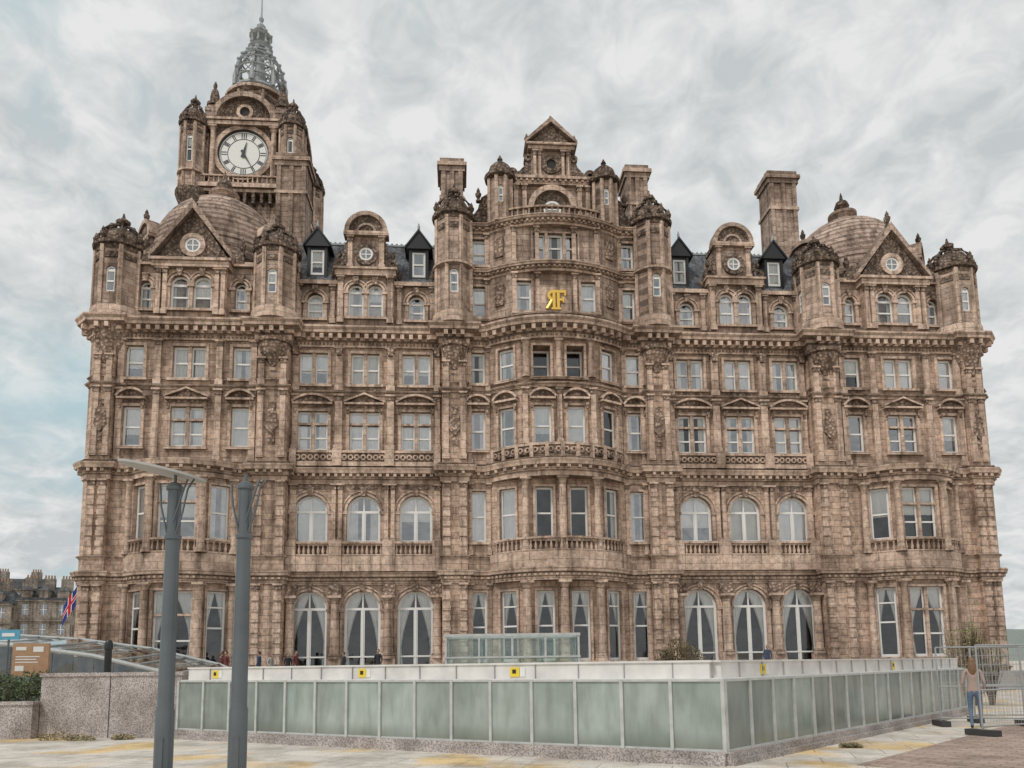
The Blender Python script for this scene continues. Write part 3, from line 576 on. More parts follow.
# ---------------- clock tower
tx,ty=-27.55,23.2
for k in range(4):
    a=k*PI/2; h=4.5; F=(tx+h*math.sin(a),ty-h*math.cos(a),a)
    wall(H,WS,F,-4.5,4.5,20,46.5,[(-1.6,1.0,41,43.7,'a'),(1.6,1.0,41,43.7,'a')],r=.3)
    for s in (-1.6,1.6): window(H,F,(s,1.0,41,43.7,'a'),d=.2,cur=.99); surround(H,F,(s,1.0,41,43.7,'a'))
    for s in (-3.9,0,3.9): pilaster(H,F,s,.6,34,46,.2)
    for i in range(12): poly(H,'upper_carving',F,[(-4.4+i*.8-.15,47.1),(-4.4+i*.8+.15,47.1),(-4.4+i*.8+.12,46),(-4.4+i*.8-.12,46)],-.7,0)
    box(H,'stone_trim',F,-5.2,5.2,-.7,.3,47.1,47.4); balusters(H,F,-5,5,-.75,47.8,48.7,sp=.45); box(H,'stone_trim',F,-5.35,5.35,-1.0,-.5,47.4,47.8)
    h=4.0; F=(tx+h*math.sin(a),ty-h*math.cos(a),a)
    wall(H,WS,F,-4,4,46.5,56.5,[],r=.2)
    cz=51.5
    box(H,WS,F,-3.1,3.1,-.5,0,47.7,54.4)
    arcband(H,'stone_trim',F,0,cz,2.45,2.9,0,2*PI,-.8,-.4,32); arcband(H,'clock_hands',F,0,cz,2.32,2.46,0,2*PI,-.66,-.4,32)
    disc(H,'clock_dials',F,0,cz,2.35,-.56,32); arcband(H,'clock_hands',F,0,cz,1.5,1.56,0,2*PI,-.58,-.55,32); arcband(H,'clock_hands',F,0,cz,2.16,2.2,0,2*PI,-.58,-.55,32)
    for i in range(12):
        t=PI/2-i*PI/6; c,s=math.cos(t),math.sin(t); w=.13 if i%3 else .2
        for o in ((-.6,.6) if i%2 else (0,-1,1)):
            oo=o*w; ww=.045
            H.add('clock_hands',[P(F,1.6*c-(oo+ww)*s,-.58,cz+1.6*s+(oo+ww)*c),P(F,1.6*c-(oo-ww)*s,-.58,cz+1.6*s+(oo-ww)*c),P(F,2.12*c-(oo-ww)*s,-.58,cz+2.12*s+(oo-ww)*c),P(F,2.12*c-(oo+ww)*s,-.58,cz+2.12*s+(oo+ww)*c)],[(0,1,2,3)])
    for ang,l,w in ((PI/2-2*PI*(25/60),1.9,.12),(PI/2-2*PI*(12.42/12),1.3,.18)):
        c,s=math.cos(ang),math.sin(ang)
        poly(H,'clock_hands',F,[(-.4*c-w*s,cz-.4*s+w*c),(-.4*c+w*s,cz-.4*s-w*c),(l*c,cz+l*s)],-.64-l*.01,-.6)
    for s in (-2.9,2.9): column(H,'columns',*P(F,s,-.75,0)[:2],48.1,54.1,.28)
    for sx in (-1,1):
        for sz in (-1,1): poly(H,'upper_carving',F,[(sx*2.5,cz+sz*2.5),(sx*2.5,cz+sz*1.4),(sx*1.9,cz+sz*2.0),(sx*1.4,cz+sz*2.5)],-.62,-.45)
    box(H,'stone_trim',F,-3.4,3.4,-1.1,0,54.2,54.6); box(H,'stone_trim',F,-3.6,3.6,-1.25,0,54.6,54.85)
    poly(H,'upper_carving',F,[(2.7*math.cos(PI*i/16),54.85+2.5*math.sin(PI*i/16)) for i in range(17)],-.5,1.2)
    for i in range(16):
        t0,t1=PI*i/16,PI*(i+1)/16
        poly(H,WS,F,[(2.6*math.cos(t0),54.85+2.4*math.sin(t0)),(3.1*math.cos(t0),54.85+2.9*math.sin(t0)),(3.1*math.cos(t1),54.85+2.9*math.sin(t1)),(2.6*math.cos(t1),54.85+2.4*math.sin(t1))],-1.1,.6)
    disc(H,'rooms',F,0,55.9,.5,-.52); arcband(H,'stone_trim',F,0,55.9,.5,.8,0,2*PI,-.7,-.4,16)
    x,y,_=P(F,0,-.6,0); urn(H,'upper_carving',x,y,57.7,1.1)
    cx=tx+4.7*(math.sin(a)+math.cos(a)); cy=ty+4.7*(-math.cos(a)+math.sin(a))
    lathe(H,'upper_carving',cx,cy,[(.4,43.6),(.8,44.4),(1.1,45.6),(1.5,46.6),(1.5,47.0),(1.2,47.2)],16)
    octo(cx,cy,1.1,47.1,53.8,(49.7,52.5)); lathe(H,'stone_trim',cx,cy,[(1.1,48.6),(1.4,48.7),(1.4,48.9),(1.1,49.0)],16); cap(cx,cy,1.1,54.0,3.4)
    for e in (-1,1):
        x,y,_=P(F,e*3.3,.6,0); box(H,WS,(x,y,a),-.5,.5,-.5,.5,54,57.2); lathe(H,'upper_carving',x,y,[(.75,57.2),(.75,57.5),(.4,57.7),(.45,58.3),(.3,59.0),(.1,59.3),(.18,59.6),(.02,60.1)],8)
box(H,WS,F0,tx-4.05,tx+4.05,ty-4.05,ty+4.05,56.4,56.8)
octo(tx,ty,2.9,56.6,59.9,(57.3,59.3)); lathe(H,'stone_trim',tx,ty,[(2.9,59.7),(3.4,59.9),(3.4,60.2),(2.5,60.3)],24)
lathe(H,'lead_work',tx,ty,[(2.5,60.2),(2.5,60.9),(2.7,61.0),(2.7,61.2),(.8,61.3),(.6,63.3),(.45,65.2),(.4,66.8)],16)
def ribpt(a,r,z): return (tx+r*math.cos(a),ty+r*math.sin(a),z)
RZ=[(2.45,61.1),(2.55,62.2),(2.5,63.2),(2.3,64.2),(1.9,65.1),(1.35,65.95),(.95,66.6)]
for k in range(8):
    a=2*PI*k/8; tube(H,'lead_work',[ribpt(a,r,z) for r,z in RZ],.16,5)
    for (r,z) in RZ[1:6]: x,y,_=ribpt(a,r+.15,0); ball(H,'lead_work',x,y,z,.18,6)
    x,y,_=ribpt(a,2.75,0); lathe(H,'lead_work',x,y,[(.2,61.1),(.24,62.1),(.07,62.7),(.02,63.3)],6)
    am=a+PI/8; arcp=[ribpt(a+PI/4*q/6,2.5,61.2+1.2*math.sin(PI*q/6)) for q in range(7)]; tube(H,'lead_work',arcp,.1,5)
    x,y,_=ribpt(am,2.3,0); ball(H,'lead_work',x,y,63.9,.2,6)
for r,z in ((2.55,62.2),(2.5,63.2),(2.3,64.2),(1.9,65.1),(1.38,65.9),(1.0,66.6)):
    tube(H,'lead_work',[ribpt(2*PI*i/24,r,z) for i in range(25)],.1,5)
for k in range(16):
    a=2*PI*k/16
    for (r0,z0),(r1,z1) in (((2.55,62.2),(2.5,63.2)),((2.5,63.2),(2.3,64.2)),((2.3,64.2),(1.9,65.1))):
        b=a+2*PI/16*(1 if k%2 else -1); tube(H,'lead_work',[ribpt(a,r0,z0),ribpt(b,r1,z1)],.06,4)
lathe(H,'lead_work',tx,ty,[(1.1,66.6),(1.3,66.8),(1.1,67.0)],12)
for k in range(8):
    a=2*PI*k/8; tube(H,'lead_work',[ribpt(a,.95,67.0),ribpt(a,.95,68.2),ribpt(a,.75,68.8),ribpt(a,.25,69.3)],.1,5); x,y,_=ribpt(a,1.1,0); ball(H,'lead_work',x,y,67.2,.16,6); ball(H,'lead_work',x,y,68.45,.14,6)
lathe(H,'lead_work',tx,ty,[(1.0,68.1),(1.2,68.25),(1.0,68.4)],12); lathe(H,'lead_work',tx,ty,[(.4,69.1),(.5,69.5),(.25,69.8),(.12,70.0),(.28,70.4),(.1,70.8),(.06,73.5),(.02,74)],8)
H.finish()
# ------------------------------------------------------------ ground
def concrete(name,c1,c2,bw,bh,scale=1,ochre=False,rot=0,ms=.008,lo=.62):
    m,nt,b=newmat(name); N=nt.nodes; L=nt.links
    tc=N.new('ShaderNodeTexCoord'); mp=N.new('ShaderNodeMapping'); mp.inputs['Rotation'].default_value=(0,0,rot); L.new(tc.outputs['Object'],mp.inputs[0])
    br=N.new('ShaderNodeTexBrick'); br.inputs['Scale'].default_value=scale; br.inputs['Brick Width'].default_value=bw; br.inputs['Row Height'].default_value=bh
    br.inputs['Mortar Size'].default_value=ms; br.inputs['Color1'].default_value=(*c1,1); br.inputs['Color2'].default_value=(*c2,1); br.inputs['Mortar'].default_value=(*[x*.5 for x in c1],1)
    L.new(mp.outputs[0],br.inputs['Vector'])
    n=N.new('ShaderNodeTexNoise'); n.inputs['Scale'].default_value=.9; n.inputs['Detail'].default_value=6; n.inputs['Roughness'].default_value=.7; L.new(tc.outputs['Object'],n.inputs['Vector'])
    r=ramp(N,.38,(lo,lo*.97,lo*.93,1),.56,(1.12,1.12,1.12,1)); L.new(n.outputs['Fac'],r.inputs[0]); col=mul(N,L,br.outputs['Color'],r.outputs[0],.8)
    n2=N.new('ShaderNodeTexNoise'); n2.inputs['Scale'].default_value=30; n2.inputs['Detail'].default_value=3; L.new(tc.outputs['Object'],n2.inputs['Vector'])
    r2=ramp(N,.35,(.75,.75,.75,1),.65,(1.2,1.2,1.2,1)); L.new(n2.outputs['Fac'],r2.inputs[0]); col=mul(N,L,col,r2.outputs[0],.6)
    if ochre:
        n3=N.new('ShaderNodeTexNoise'); n3.inputs['Scale'].default_value=.5; n3.inputs['Detail'].default_value=6; L.new(tc.outputs['Object'],n3.inputs['Vector'])
        r3=ramp(N,.52,(1,1,1,1),.62,(1.1,.84,.42,1)); L.new(n3.outputs['Fac'],r3.inputs[0]); col=mul(N,L,col,r3.outputs[0],.85)
    L.new(col,b.inputs['Base Color']); b.inputs['Roughness'].default_value=.85
    bp=N.new('ShaderNodeBump'); bp.inputs['Strength'].default_value=.4; bp.inputs['Distance'].default_value=.01; L.new(n2.outputs['Fac'],bp.inputs['Height']); L.new(bp.outputs[0],b.inputs['Normal'])
    return m
def sheet(name,pts,z,mat):
    me=bpy.data.meshes.new(name); me.from_pydata([(x,y,z) for x,y in pts],[],[tuple(range(len(pts)))]); me.materials.append(mat); o=bpy.data.objects.new(name,me); C.objects.link(o); return o
sheet('ground',[(-1500,-500),(1500,-500),(1500,2500),(-1500,2500)],0,concrete('plaza_paving',(.66,.60,.53),(.58,.53,.47),1.2,.8,ochre=True,rot=.3,ms=.012))
sheet('brick_pavement',[(5.6,12.4),(13.4,20.0),(45,24),(45,6),(12.5,11.5),(8.5,9)],.006,concrete('brick_paviors',(.46,.34,.28),(.36,.26,.215),.4,.2,rot=.78,ms=.014))
sheet('pale_paving_band',[(9.6,14.2),(10.1,13.8),(20,19.4),(19.8,20)],.012,concrete('pale_setts',(.60,.57,.53),(.52,.49,.45),.3,.3,rot=.5))
P1=Bld('pavement'); box(P1,'slab',F0,-60,70,43,49.5,-.1,.9); box(P1,'kerb',F0,-60,70,42.8,43,-.1,.87)
pv=concrete('pavement_flags',(.33,.31,.29),(.28,.27,.25),.9,.6); P1.finish({'slab':pv,'kerb':pv})
# ------------------------------------------------------------ glazed parapet
def granite(name,c,cd):
    m,nt,b=newmat(name); N=nt.nodes; L=nt.links; tc=N.new('ShaderNodeTexCoord')
    v=N.new('ShaderNodeTexNoise'); v.inputs['Scale'].default_value=32; v.inputs['Detail'].default_value=3; L.new(tc.outputs['Object'],v.inputs['Vector'])
    r=ramp(N,.42,(*cd,1),.56,(*c,1)); L.new(v.outputs['Fac'],r.inputs[0])
    n=N.new('ShaderNodeTexNoise'); n.inputs['Scale'].default_value=1.3; n.inputs['Detail'].default_value=6; L.new(tc.outputs['Object'],n.inputs['Vector'])
    r2=ramp(N,.35,(.65,.63,.61,1),.6,(1.05,1.05,1.05,1)); L.new(n.outputs['Fac'],r2.inputs[0]); L.new(mul(N,L,r.outputs[0],r2.outputs[0]),b.inputs['Base Color']); b.inputs['Roughness'].default_value=.6
    return m
gran=granite('granite',(.56,.50,.47),(.26,.23,.22))
def frosted(nm,k):
    m,nt,b=newmat(nm); N=nt.nodes; L=nt.links; tc=N.new('ShaderNodeTexCoord')
    n=N.new('ShaderNodeTexNoise'); n.inputs['Scale'].default_value=.8; n.inputs['Detail'].default_value=4; L.new(tc.outputs['Object'],n.inputs['Vector'])
    r=ramp(N,.3,(.22*k,.27*k,.25*k,1),.7,(.38*k,.43*k,.40*k,1)); L.new(n.outputs['Fac'],r.inputs[0])
    mp=N.new('ShaderNodeMapping'); mp.inputs['Scale'].default_value=(5,5,1.2); L.new(tc.outputs['Object'],mp.inputs[0])
    n2=N.new('ShaderNodeTexNoise'); n2.inputs['Scale'].default_value=1; n2.inputs['Detail'].default_value=6; L.new(mp.outputs[0],n2.inputs['Vector'])
    r2=ramp(N,.35,(.72,.72,.68,1),.6,(1.1,1.1,1.1,1)); L.new(n2.outputs['Fac'],r2.inputs[0])
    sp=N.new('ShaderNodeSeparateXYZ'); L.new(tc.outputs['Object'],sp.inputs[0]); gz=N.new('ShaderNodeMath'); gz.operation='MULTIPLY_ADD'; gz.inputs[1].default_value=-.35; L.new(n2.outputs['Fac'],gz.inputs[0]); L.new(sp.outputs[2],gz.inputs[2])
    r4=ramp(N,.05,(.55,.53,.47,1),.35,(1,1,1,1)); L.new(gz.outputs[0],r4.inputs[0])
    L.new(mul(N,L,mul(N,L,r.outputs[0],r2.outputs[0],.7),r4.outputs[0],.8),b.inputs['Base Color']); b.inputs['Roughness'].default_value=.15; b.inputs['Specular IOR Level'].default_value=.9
    return m
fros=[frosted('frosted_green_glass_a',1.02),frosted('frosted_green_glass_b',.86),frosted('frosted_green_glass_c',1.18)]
steel=plain('brushed_steel',(.55,.56,.54),.4,metal=.2,noise=.2); white=plain('white_coping',(.70,.68,.65),.7,noise=.2,scale=2.5); yel=plain('warning_yellow',(.85,.62,.04),.5,noise=.03)
GW=Bld('glazed_parapet_wall')
K=(3.5,12.5); LE=(-8.3,18.6); RE=(14.0,23.2)
for a,b,n in ((LE,K,15),(K,RE,17)):
    F,L=segF(a,b)
    box(GW,'granite_plinth',F,0,L,-.14,.45,0,.1); box(GW,'granite_plinth',F,0,L,-.08,.45,.1,.22)
    box(GW,'backing',F,.1,L-.1,.06,.3,.2,1.38)
    z2=1.70
    box(GW,'coping',F,.1 if a==LE else .25,L-.25 if b==K else L,.16,.62,1.42,z2); box(GW,'coping',F,.08 if a==LE else .2,L-.2 if b==K else L,.13,.65,z2,z2+.035); box(GW,'coping',F,0,L,.02,.5,1.385,1.43)
    for i in range(n):
        s0=L*i/n+.015; s1=L*(i+1)/n-.015; e=random.uniform(-.006,.006)
        q=random.choice('abc')
        box(GW,'glass_panels_'+q,F,s0,s1,-.015+e,.01+e,.25,1.38)
    for i in range(n+1):
        s=L*i/n; box(GW,'posts',F,s-.03,s+.03,-.055,.04,.2,1.41)
        if 0<i<n: box(GW,'joint',F,s-.004,s+.004,.127,.2,1.43,z2)
    box(GW,'posts',F,0,L,-.03,.03,.22,.26); box(GW,'posts',F,0,L,-.045,.03,1.375,1.415)
    for s in ((.08,.42,.7) if a==LE else (.12,.6)):
        s*=L; box(GW,'warning_signs',F,s-.1,s+.1,.145,.16,1.47,1.65); box(GW,'sign_marks',F,s-.05,s+.03,.138,.146,1.53,1.61); box(GW,'sign_plate',F,s+.11,s+.22,.146,.16,1.47,1.65)
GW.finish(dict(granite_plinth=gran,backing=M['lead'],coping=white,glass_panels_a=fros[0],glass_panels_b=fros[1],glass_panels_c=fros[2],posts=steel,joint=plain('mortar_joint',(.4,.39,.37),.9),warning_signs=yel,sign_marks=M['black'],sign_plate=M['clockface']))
W1=Bld('granite_wall'); F,L=segF((-12.2,19.3),(-8.3,18.7)); box(W1,'wall_body',F,0,L,0,.5,0,1.55); box(W1,'coping',F,-.03,L+.03,-.04,.54,1.55,1.64); box(W1,'joint',F,L*.5-.01,L*.5+.01,-.004,.1,0,1.55); W1.finish(dict(wall_body=gran,coping=gran,joint=M['black']))
W2=Bld('granite_planter'); F,L=segF((-17.5,18.8),(-12.2,19.0)); box(W2,'wall_body',F,0,L,0,.3,0,.85); box(W2,'coping',F,-.03,L+.03,-.04,.34,.85,.93); box(W2,'soil',F,0,L,.3,1.6,0,.85); W2.finish(dict(wall_body=gran,coping=gran,soil=plain('soil',(.08,.06,.045),.95)))
# ------------------------------------------------------------ foliage
def leafmat(name,c):
    m,nt,b=newmat(name); N=nt.nodes; L=nt.links; tc=N.new('ShaderNodeTexCoord'); n=N.new('ShaderNodeTexNoise'); n.inputs['Scale'].default_value=3.5; L.new(tc.outputs['Object'],n.inputs['Vector'])
    r=ramp(N,.35,(*[x*.45 for x in c],1),.65,(*[x*1.5 for x in c],1)); L.new(n.outputs['Fac'],r.inputs[0]); L.new(r.outputs[0],b.inputs['Base Color']); b.inputs['Roughness'].default_value=.6; return m
def leaves(name,boxes,n,size,mat,stems=None,base=.0):
    v=[];f=[]
    for _ in range(n):
        cx,cy,cz,rx,ry,rz=random.choice(boxes)
        while True:
            p=Vector((random.uniform(-1,1),random.uniform(-1,1),random.uniform(-1,1)))
            if .35<p.length<1: break
        c=Vector((cx+p.x*rx,cy+p.y*ry,cz+p.z*rz)); a=Vector((random.gauss(0,1),random.gauss(0,1),random.gauss(0,1))).normalized(); b=a.orthogonal().normalized(); s=size*random.uniform(.6,1.4)
        k=len(v); v+=[tuple(c-a*s),tuple(c+b*s*.5),tuple(c+a*s),tuple(c-b*s*.5)]; f.append((k,k+1,k+2,k+3))
    B=Bld(name); B.add('leaves',v,f)
    if stems:
        for cx,cy,cz,rx,ry,rz in boxes:
            for i in range(stems):
                t=Vector((cx+random.uniform(-rx,rx),cy+random.uniform(-ry,ry),cz+random.uniform(0,rz*1.25))); b0=Vector((cx+random.uniform(-.1,.1),cy,base))
                mid=b0.lerp(t,.5)+Vector((random.uniform(-.1,.1),random.uniform(-.1,.1),.1)); tube(B,'branches',[b0,mid,t],.018,4,.004)
    B.finish(dict(leaves=mat,branches=plain(name+'_bark',(.12,.085,.06),.9)))
green=leafmat('hedge_leaf',(.075,.11,.035)); brown=leafmat('dry_leaf',(.15,.12,.05)); olive=leafmat('olive_leaf',(.2,.2,.07))
leaves('hedge',[(-17.3+.45*i,19.7+random.uniform(-.1,.1),1.2+random.uniform(-.05,.12),.42,.45,.42) for i in range(12)],7000,.035,green,4,.8)
leaves('shrub',[(6.0,27,1.9,.5,.4,.75),(6.5,27.2,1.7,.5,.4,.7),(5.6,27.2,1.6,.4,.4,.6)],2600,.045,brown,30)
leaves('shrub',[(16.6,27.5,2.0,.7,.5,.9),(17.4,27.3,1.7,.6,.5,.7),(16.9,27.3,2.4,.35,.4,.7)],1500,.045,olive,55)
leaves('weeds',[(-11.3,18.6,.08,.5,.25,.12),(-10.6,18.4,.05,.4,.2,.08),(-9.6,18.5,.05,.3,.2,.08),(6.6,14.8,.04,.25,.1,.06)],900,.035,leafmat('dry_weed',(.28,.23,.12)))
# ------------------------------------------------------------ rooflight
RL=Bld('glass_rooflight')
for (x0,x1,y0,y1) in ((-1.95,1.9,21.5,21.55),(-1.95,1.9,23.5,23.55),(-1.95,-1.9,21.5,23.5),(1.85,1.9,21.5,23.5)):
    box(RL,'glass',F0,x0,x1,y0,y1,1.4,2.55)
for i in range(5):
    for y in (21.46,23.55): box(RL,'frame',F0,-1.97+i*.96,-1.91+i*.96,y,y+.05,0,2.58)
for y in (21.44,23.54):
    box(RL,'frame',F0,-2.0,1.95,y,y+.06,2.52,2.6); box(RL,'frame',F0,-2.0,1.95,y,y+.06,1.9,1.95)
for x in (-2.0,1.9): box(RL,'frame',F0,x,x+.05,21.5,23.55,2.52,2.59)
box(RL,'base',F0,-2,1.95,21.56,23.5,0,1.5)
RL.finish(dict(glass=glassmat('rooflight_glass',(.88,.93,.91),.03),frame=steel,base=white))
# ------------------------------------------------------------ lamp posts
metal=plain('painted_grey_metal',(.125,.142,.152),.38,metal=.3,noise=.18,scale=3)
def lamp(x,y,name,h,flip,plate):
    B=Bld(name,(x,y,0),flip)
    lathe(B,'pole',0,0,[(.17,0),(.17,.05),(.11,.06),(.108,1.2),(.095,1.25),(.078,h-.02),(.055,h)],24)
    box(B,'access_door',F0,-.04,.04,-.118,-.07,.4,.9)
    for zz in (h-.72,h-.1): lathe(B,'pole',0,0,[(.09,zz),(.1,zz+.01),(.1,zz+.05),(.09,zz+.06)],20)
    for e in (-.04,.04):
        tube(B,'arms',[(e,-.05,h-.7),(.1+e,-.08,h-.4),(.17+e*.6,-.08,h-.1),(.22+e,-.06,h+.03)],.013,6)
    tube(B,'arms',[(-.05,-.05,h-.66),(-.13,-.07,h-.3),(-.16,-.05,h-.02)],.013,6); tube(B,'arms',[(0,0,h-.02),(0,0,h+.1)],.02,6)
    if plate:
        n=28; v=[]
        for zz in (h+.10,h+.13):
            for i in range(n):
                a=2*PI*i/n; xx=-.17+.54*math.cos(a); yy=.3*math.sin(a); v.append((xx,yy,zz-xx*.24))
        f=[tuple(range(n)),tuple(range(2*n-1,n-1,-1))]+[(i,(i+1)%n,n+(i+1)%n,n+i) for i in range(n)]
        B.add('reflector',v,f)
    B.finish(dict(pole=metal,access_door=metal,arms=metal,reflector=plain('reflector_paint',(.42,.41,.39),.5,noise=.1)))
lamp(-4.18,9.0,'street_lamp',4.0,0,True); lamp(-3.3,9.0,'street_lamp',4.0,.1,False)
# ------------------------------------------------------------ temporary fence
gal=plain('galvanised_steel',(.42,.43,.43),.4,metal=.4,noise=.15)
rub=plain('rubber_block',(.05,.05,.05),.8)
def heras(p,q,name='temporary_fence'):
    B=Bld(name); F,L=segF(p,q); h=2.0
    for s in (.05,L-.05): tube(B,'frame',[P(F,s,0,.12),P(F,s,0,h)],.021,8)
    for z in (.2,1.0,h): tube(B,'frame',[P(F,.05,0,z),P(F,L-.05,0,z)],.019,8)
    n=int(L/.1)
    for i in range(1,n): s=.05+(L-.1)*i/n; tube(B,'mesh',[P(F,s,0,.2),P(F,s,0,h)],.0035,3)
    for i in range(1,8): tube(B,'mesh',[P(F,.05,0,.2+.225*i),P(F,L-.05,0,.2+.225*i)],.0035,3)
    for s in (.05,L-.05): box(B,'feet',F,s-.11,s+.11,-.35,.35,0.01,.14)
    B.finish(dict(frame=gal,mesh=gal,feet=rub))
heras((10.9,19.3),(12.9,18.9)); heras((12.4,20.3),(14.6,19.7)); heras((10.35,16.7),(12.4,17.6)); heras((12.5,16.7),(14.6,18.0)); heras((14.7,19.7),(17.5,19.0)); heras((13.5,17.0),(16.6,16.4))
# ------------------------------------------------------------ people
def person(name,loc,head,coat,trous,hairc,skin=(.45,.28,.2),longhair=False,hgt=1.7,stride=.12):
    E=bpy.data.objects.new(name,None); C.objects.link(E); E.location=loc; E.rotation_euler=(0,0,head); k=hgt/1.7; E.scale=(k,k,k)
    V=[(0,0,.92),(0,0,1.1),(0,.0,1.3),(0,.01,1.42),(0,.0,1.5),
       (.1,0,.88),(.1,-stride*.5,.48),(.1,stride*.6,.08),(.1,stride*.1-.08,.04),
       (-.1,0,.88),(-.1,-stride*.7,.48),(-.1,-stride,.08),(-.1,-stride-.14,.04),
       (.17,0,1.38),(.23,.03,1.12),(.22,-.06,.9),(-.17,0,1.38),(-.23,.02,1.12),(-.21,-.12,.92)]
    Ed=[(0,1),(1,2),(2,3),(3,4),(0,5),(5,6),(6,7),(7,8),(0,9),(9,10),(10,11),(11,12),(3,13),(13,14),(14,15),(3,16),(16,17),(17,18)]
    R=[.15,.13,.16,.1,.055,.1,.065,.045,.045,.1,.065,.045,.045,.07,.05,.032,.07,.05,.032]
    me=bpy.data.meshes.new('body'); me.from_pydata(V,Ed,[]); o=bpy.data.objects.new('body',me); C.objects.link(o)
    o.modifiers.new('s','SKIN'); ss=o.modifiers.new('u','SUBSURF'); ss.levels=2; ss.render_levels=2
    for i,r in enumerate(R): me.skin_vertices[0].data[i].radius=(r,r*.8); me.skin_vertices[0].data[i].use_root=(i==0)
    dg=bpy.context.evaluated_depsgraph_get(); nm=bpy.data.meshes.new_from_object(o.evaluated_get(dg)); bpy.data.objects.remove(o)
    ms=[plain(name+'_coat',coat,.85,noise=.2),plain(name+'_trousers',trous,.85,noise=.2),plain(name+'_skin',skin,.6,noise=.05),plain(name+'_shoes',(.05,.045,.04),.6)]
    nm.materials.clear()
    for m in ms: nm.materials.append(m)
    for p in nm.polygons:
        z=p.center.z; x=abs(p.center.x); p.use_smooth=True
        p.material_index= 3 if z<.1 else 2 if z>1.46 else (1 if (z<.9 and x<.17) else 0)
    o=bpy.data.objects.new('body',nm); C.objects.link(o); o.parent=E
    B=Bld('tmp'); bpy.data.objects.remove(B.e); B.e=E
    def ell(part,c,r,n=14):
        v=[];f=[]
        for i in range(n+1):
            for j in range(n): th=PI*i/n; a=2*PI*j/n; v.append((c[0]+r[0]*math.sin(th)*math.cos(a),c[1]+r[1]*math.sin(th)*math.sin(a),c[2]+r[2]*math.cos(th)))
        for i in range(n):
            for j in range(n): jj=(j+1)%n; f.append((i*n+j,i*n+jj,(i+1)*n+jj,(i+1)*n+j))
        B.add(part,v,f)
    ell('head',(0,-.01,1.6),(.075,.095,.115)); ell('head',(0,-.105,1.585),(.013,.02,.022),6)
    for e in (-1,1): ell('head',(e*.076,0,1.59),(.012,.02,.03),6); ell('eyes',(e*.03,-.095,1.61),(.012,.01,.008),6)
    ell('lips',(0,-.094,1.545),(.024,.01,.007),6)
    ell('hair',(0,.015,1.63),(.084,.098,.102))
    if longhair: ell('hair',(0,.07,1.46),(.10,.06,.22))
    for hx,hy,hz in ((.22,-.065,.86),(-.21,-.125,.88)):
        ell('hands',(hx,hy,hz),(.018,.036,.045),8)
        for q,l in enumerate((.06,.07,.072,.055)):
            yy=hy-.027+q*.018; tube(B,'hands',[(hx,yy,hz-.03),(hx*.98,yy,hz-.03-l*.6),(hx*.93,yy,hz-.03-l)],.009,6,.006)
        tube(B,'hands',[(hx*.95,hy-.03,hz+.01),(hx*.9,hy-.055,hz-.02),(hx*.88,hy-.06,hz-.045)],.01,6,.007)
    hm=plain(name+'_hair',hairc,.6,noise=.3,scale=20)
    B.finish(dict(head=ms[2],eyes=M['black'],lips=plain('lips',(.35,.14,.12),.5),hair=hm,hands=ms[2]))
person('woman_standing',(11.25,18.3,0.006),2.6,(.42,.31,.27),(.13,.19,.28),(.2,.11,.06),longhair=True,hgt=1.7)
cl=[((.03,.03,.035),(.04,.04,.05)),((.16,.05,.045),(.05,.06,.1)),((.05,.07,.13),(.05,.05,.06)),((.45,.43,.4),(.04,.04,.05)),((.06,.06,.06),(.12,.12,.14))]
for i,(px,py) in enumerate(((-13.9,46),(-13.3,45.5),(-15.2,44.5),(-15.0,46),(-10.2,44.8),(-8.2,45.2),(-17.4,44.3),(-23.3,44.5),(-23.9,45.5),(-27,44),(-18,46),(-17.6,45.6),(15.9,46.5))):
    c=cl[i%5]; person('pedestrian',(px,py,.902),random.uniform(-2,2),c[0],c[1],random.choice([(.03,.02,.015),(.1,.06,.03),(.25,.17,.08)]),hgt=random.uniform(1.62,1.85))
# ------------------------------------------------------------ left side things
CN=Bld('glass_canopy')
pts=[(-33,3.0),(-29,3.15),(-25,3.1),(-21,2.8),(-17.5,2.3),(-14.2,1.5),(-12.8,.9)]
for (x0,z0),(x1,z1) in zip(pts,pts[1:]):
    CN.add('glass',[(x0,31,z0),(x1,31,z1),(x1,36,z1+.25),(x0,36,z0+.45)],[(0,1,2,3)])
    n=4
    for i in range(n): t=i/n; a=(x0+(x1-x0)*t,30.98,z0+(z1-z0)*t); tube(CN,'ribs',[a,(a[0],36,a[2]+.4)],.04,5); box(CN,'infill',F0,a[0],a[0]+(x1-x0)/n-.03,31.1,31.15,0,a[2]-.15)
tube(CN,'ribs',[(x,30.98,z) for x,z in pts],.09,8); tube(CN,'ribs',[(x,36,z+.4) for x,z in pts],.07,8)
CN.finish(dict(glass=glassmat('canopy_glass',(.55,.62,.6),.2),ribs=plain('canopy_paint',(.4,.42,.41),.5),infill=glassmat('canopy_side_glass',(.3,.36,.36),.1)))
SB=Bld('information_board'); F=(-14.55,21.6,0); box(SB,'panel',F,0,1.05,0,.08,1.55,2.5)
for s in (.05,.95): box(SB,'legs',F,s,s+.06,.02,.08,0,1.55)
for i,(s,z,w,hh) in enumerate(((.1,2.3,.3,.1),(.1,2.1,.7,.03),(.1,2.02,.6,.03),(.1,1.94,.65,.03),(.6,2.25,.3,.15),(.1,1.7,.25,.15))): box(SB,'lettering',F,s,s+w,-.006,0,z,z+hh)
SB.finish(dict(panel=plain('copper_board',(.42,.25,.14),.5,noise=.2),legs=metal,lettering=M['clockface']))
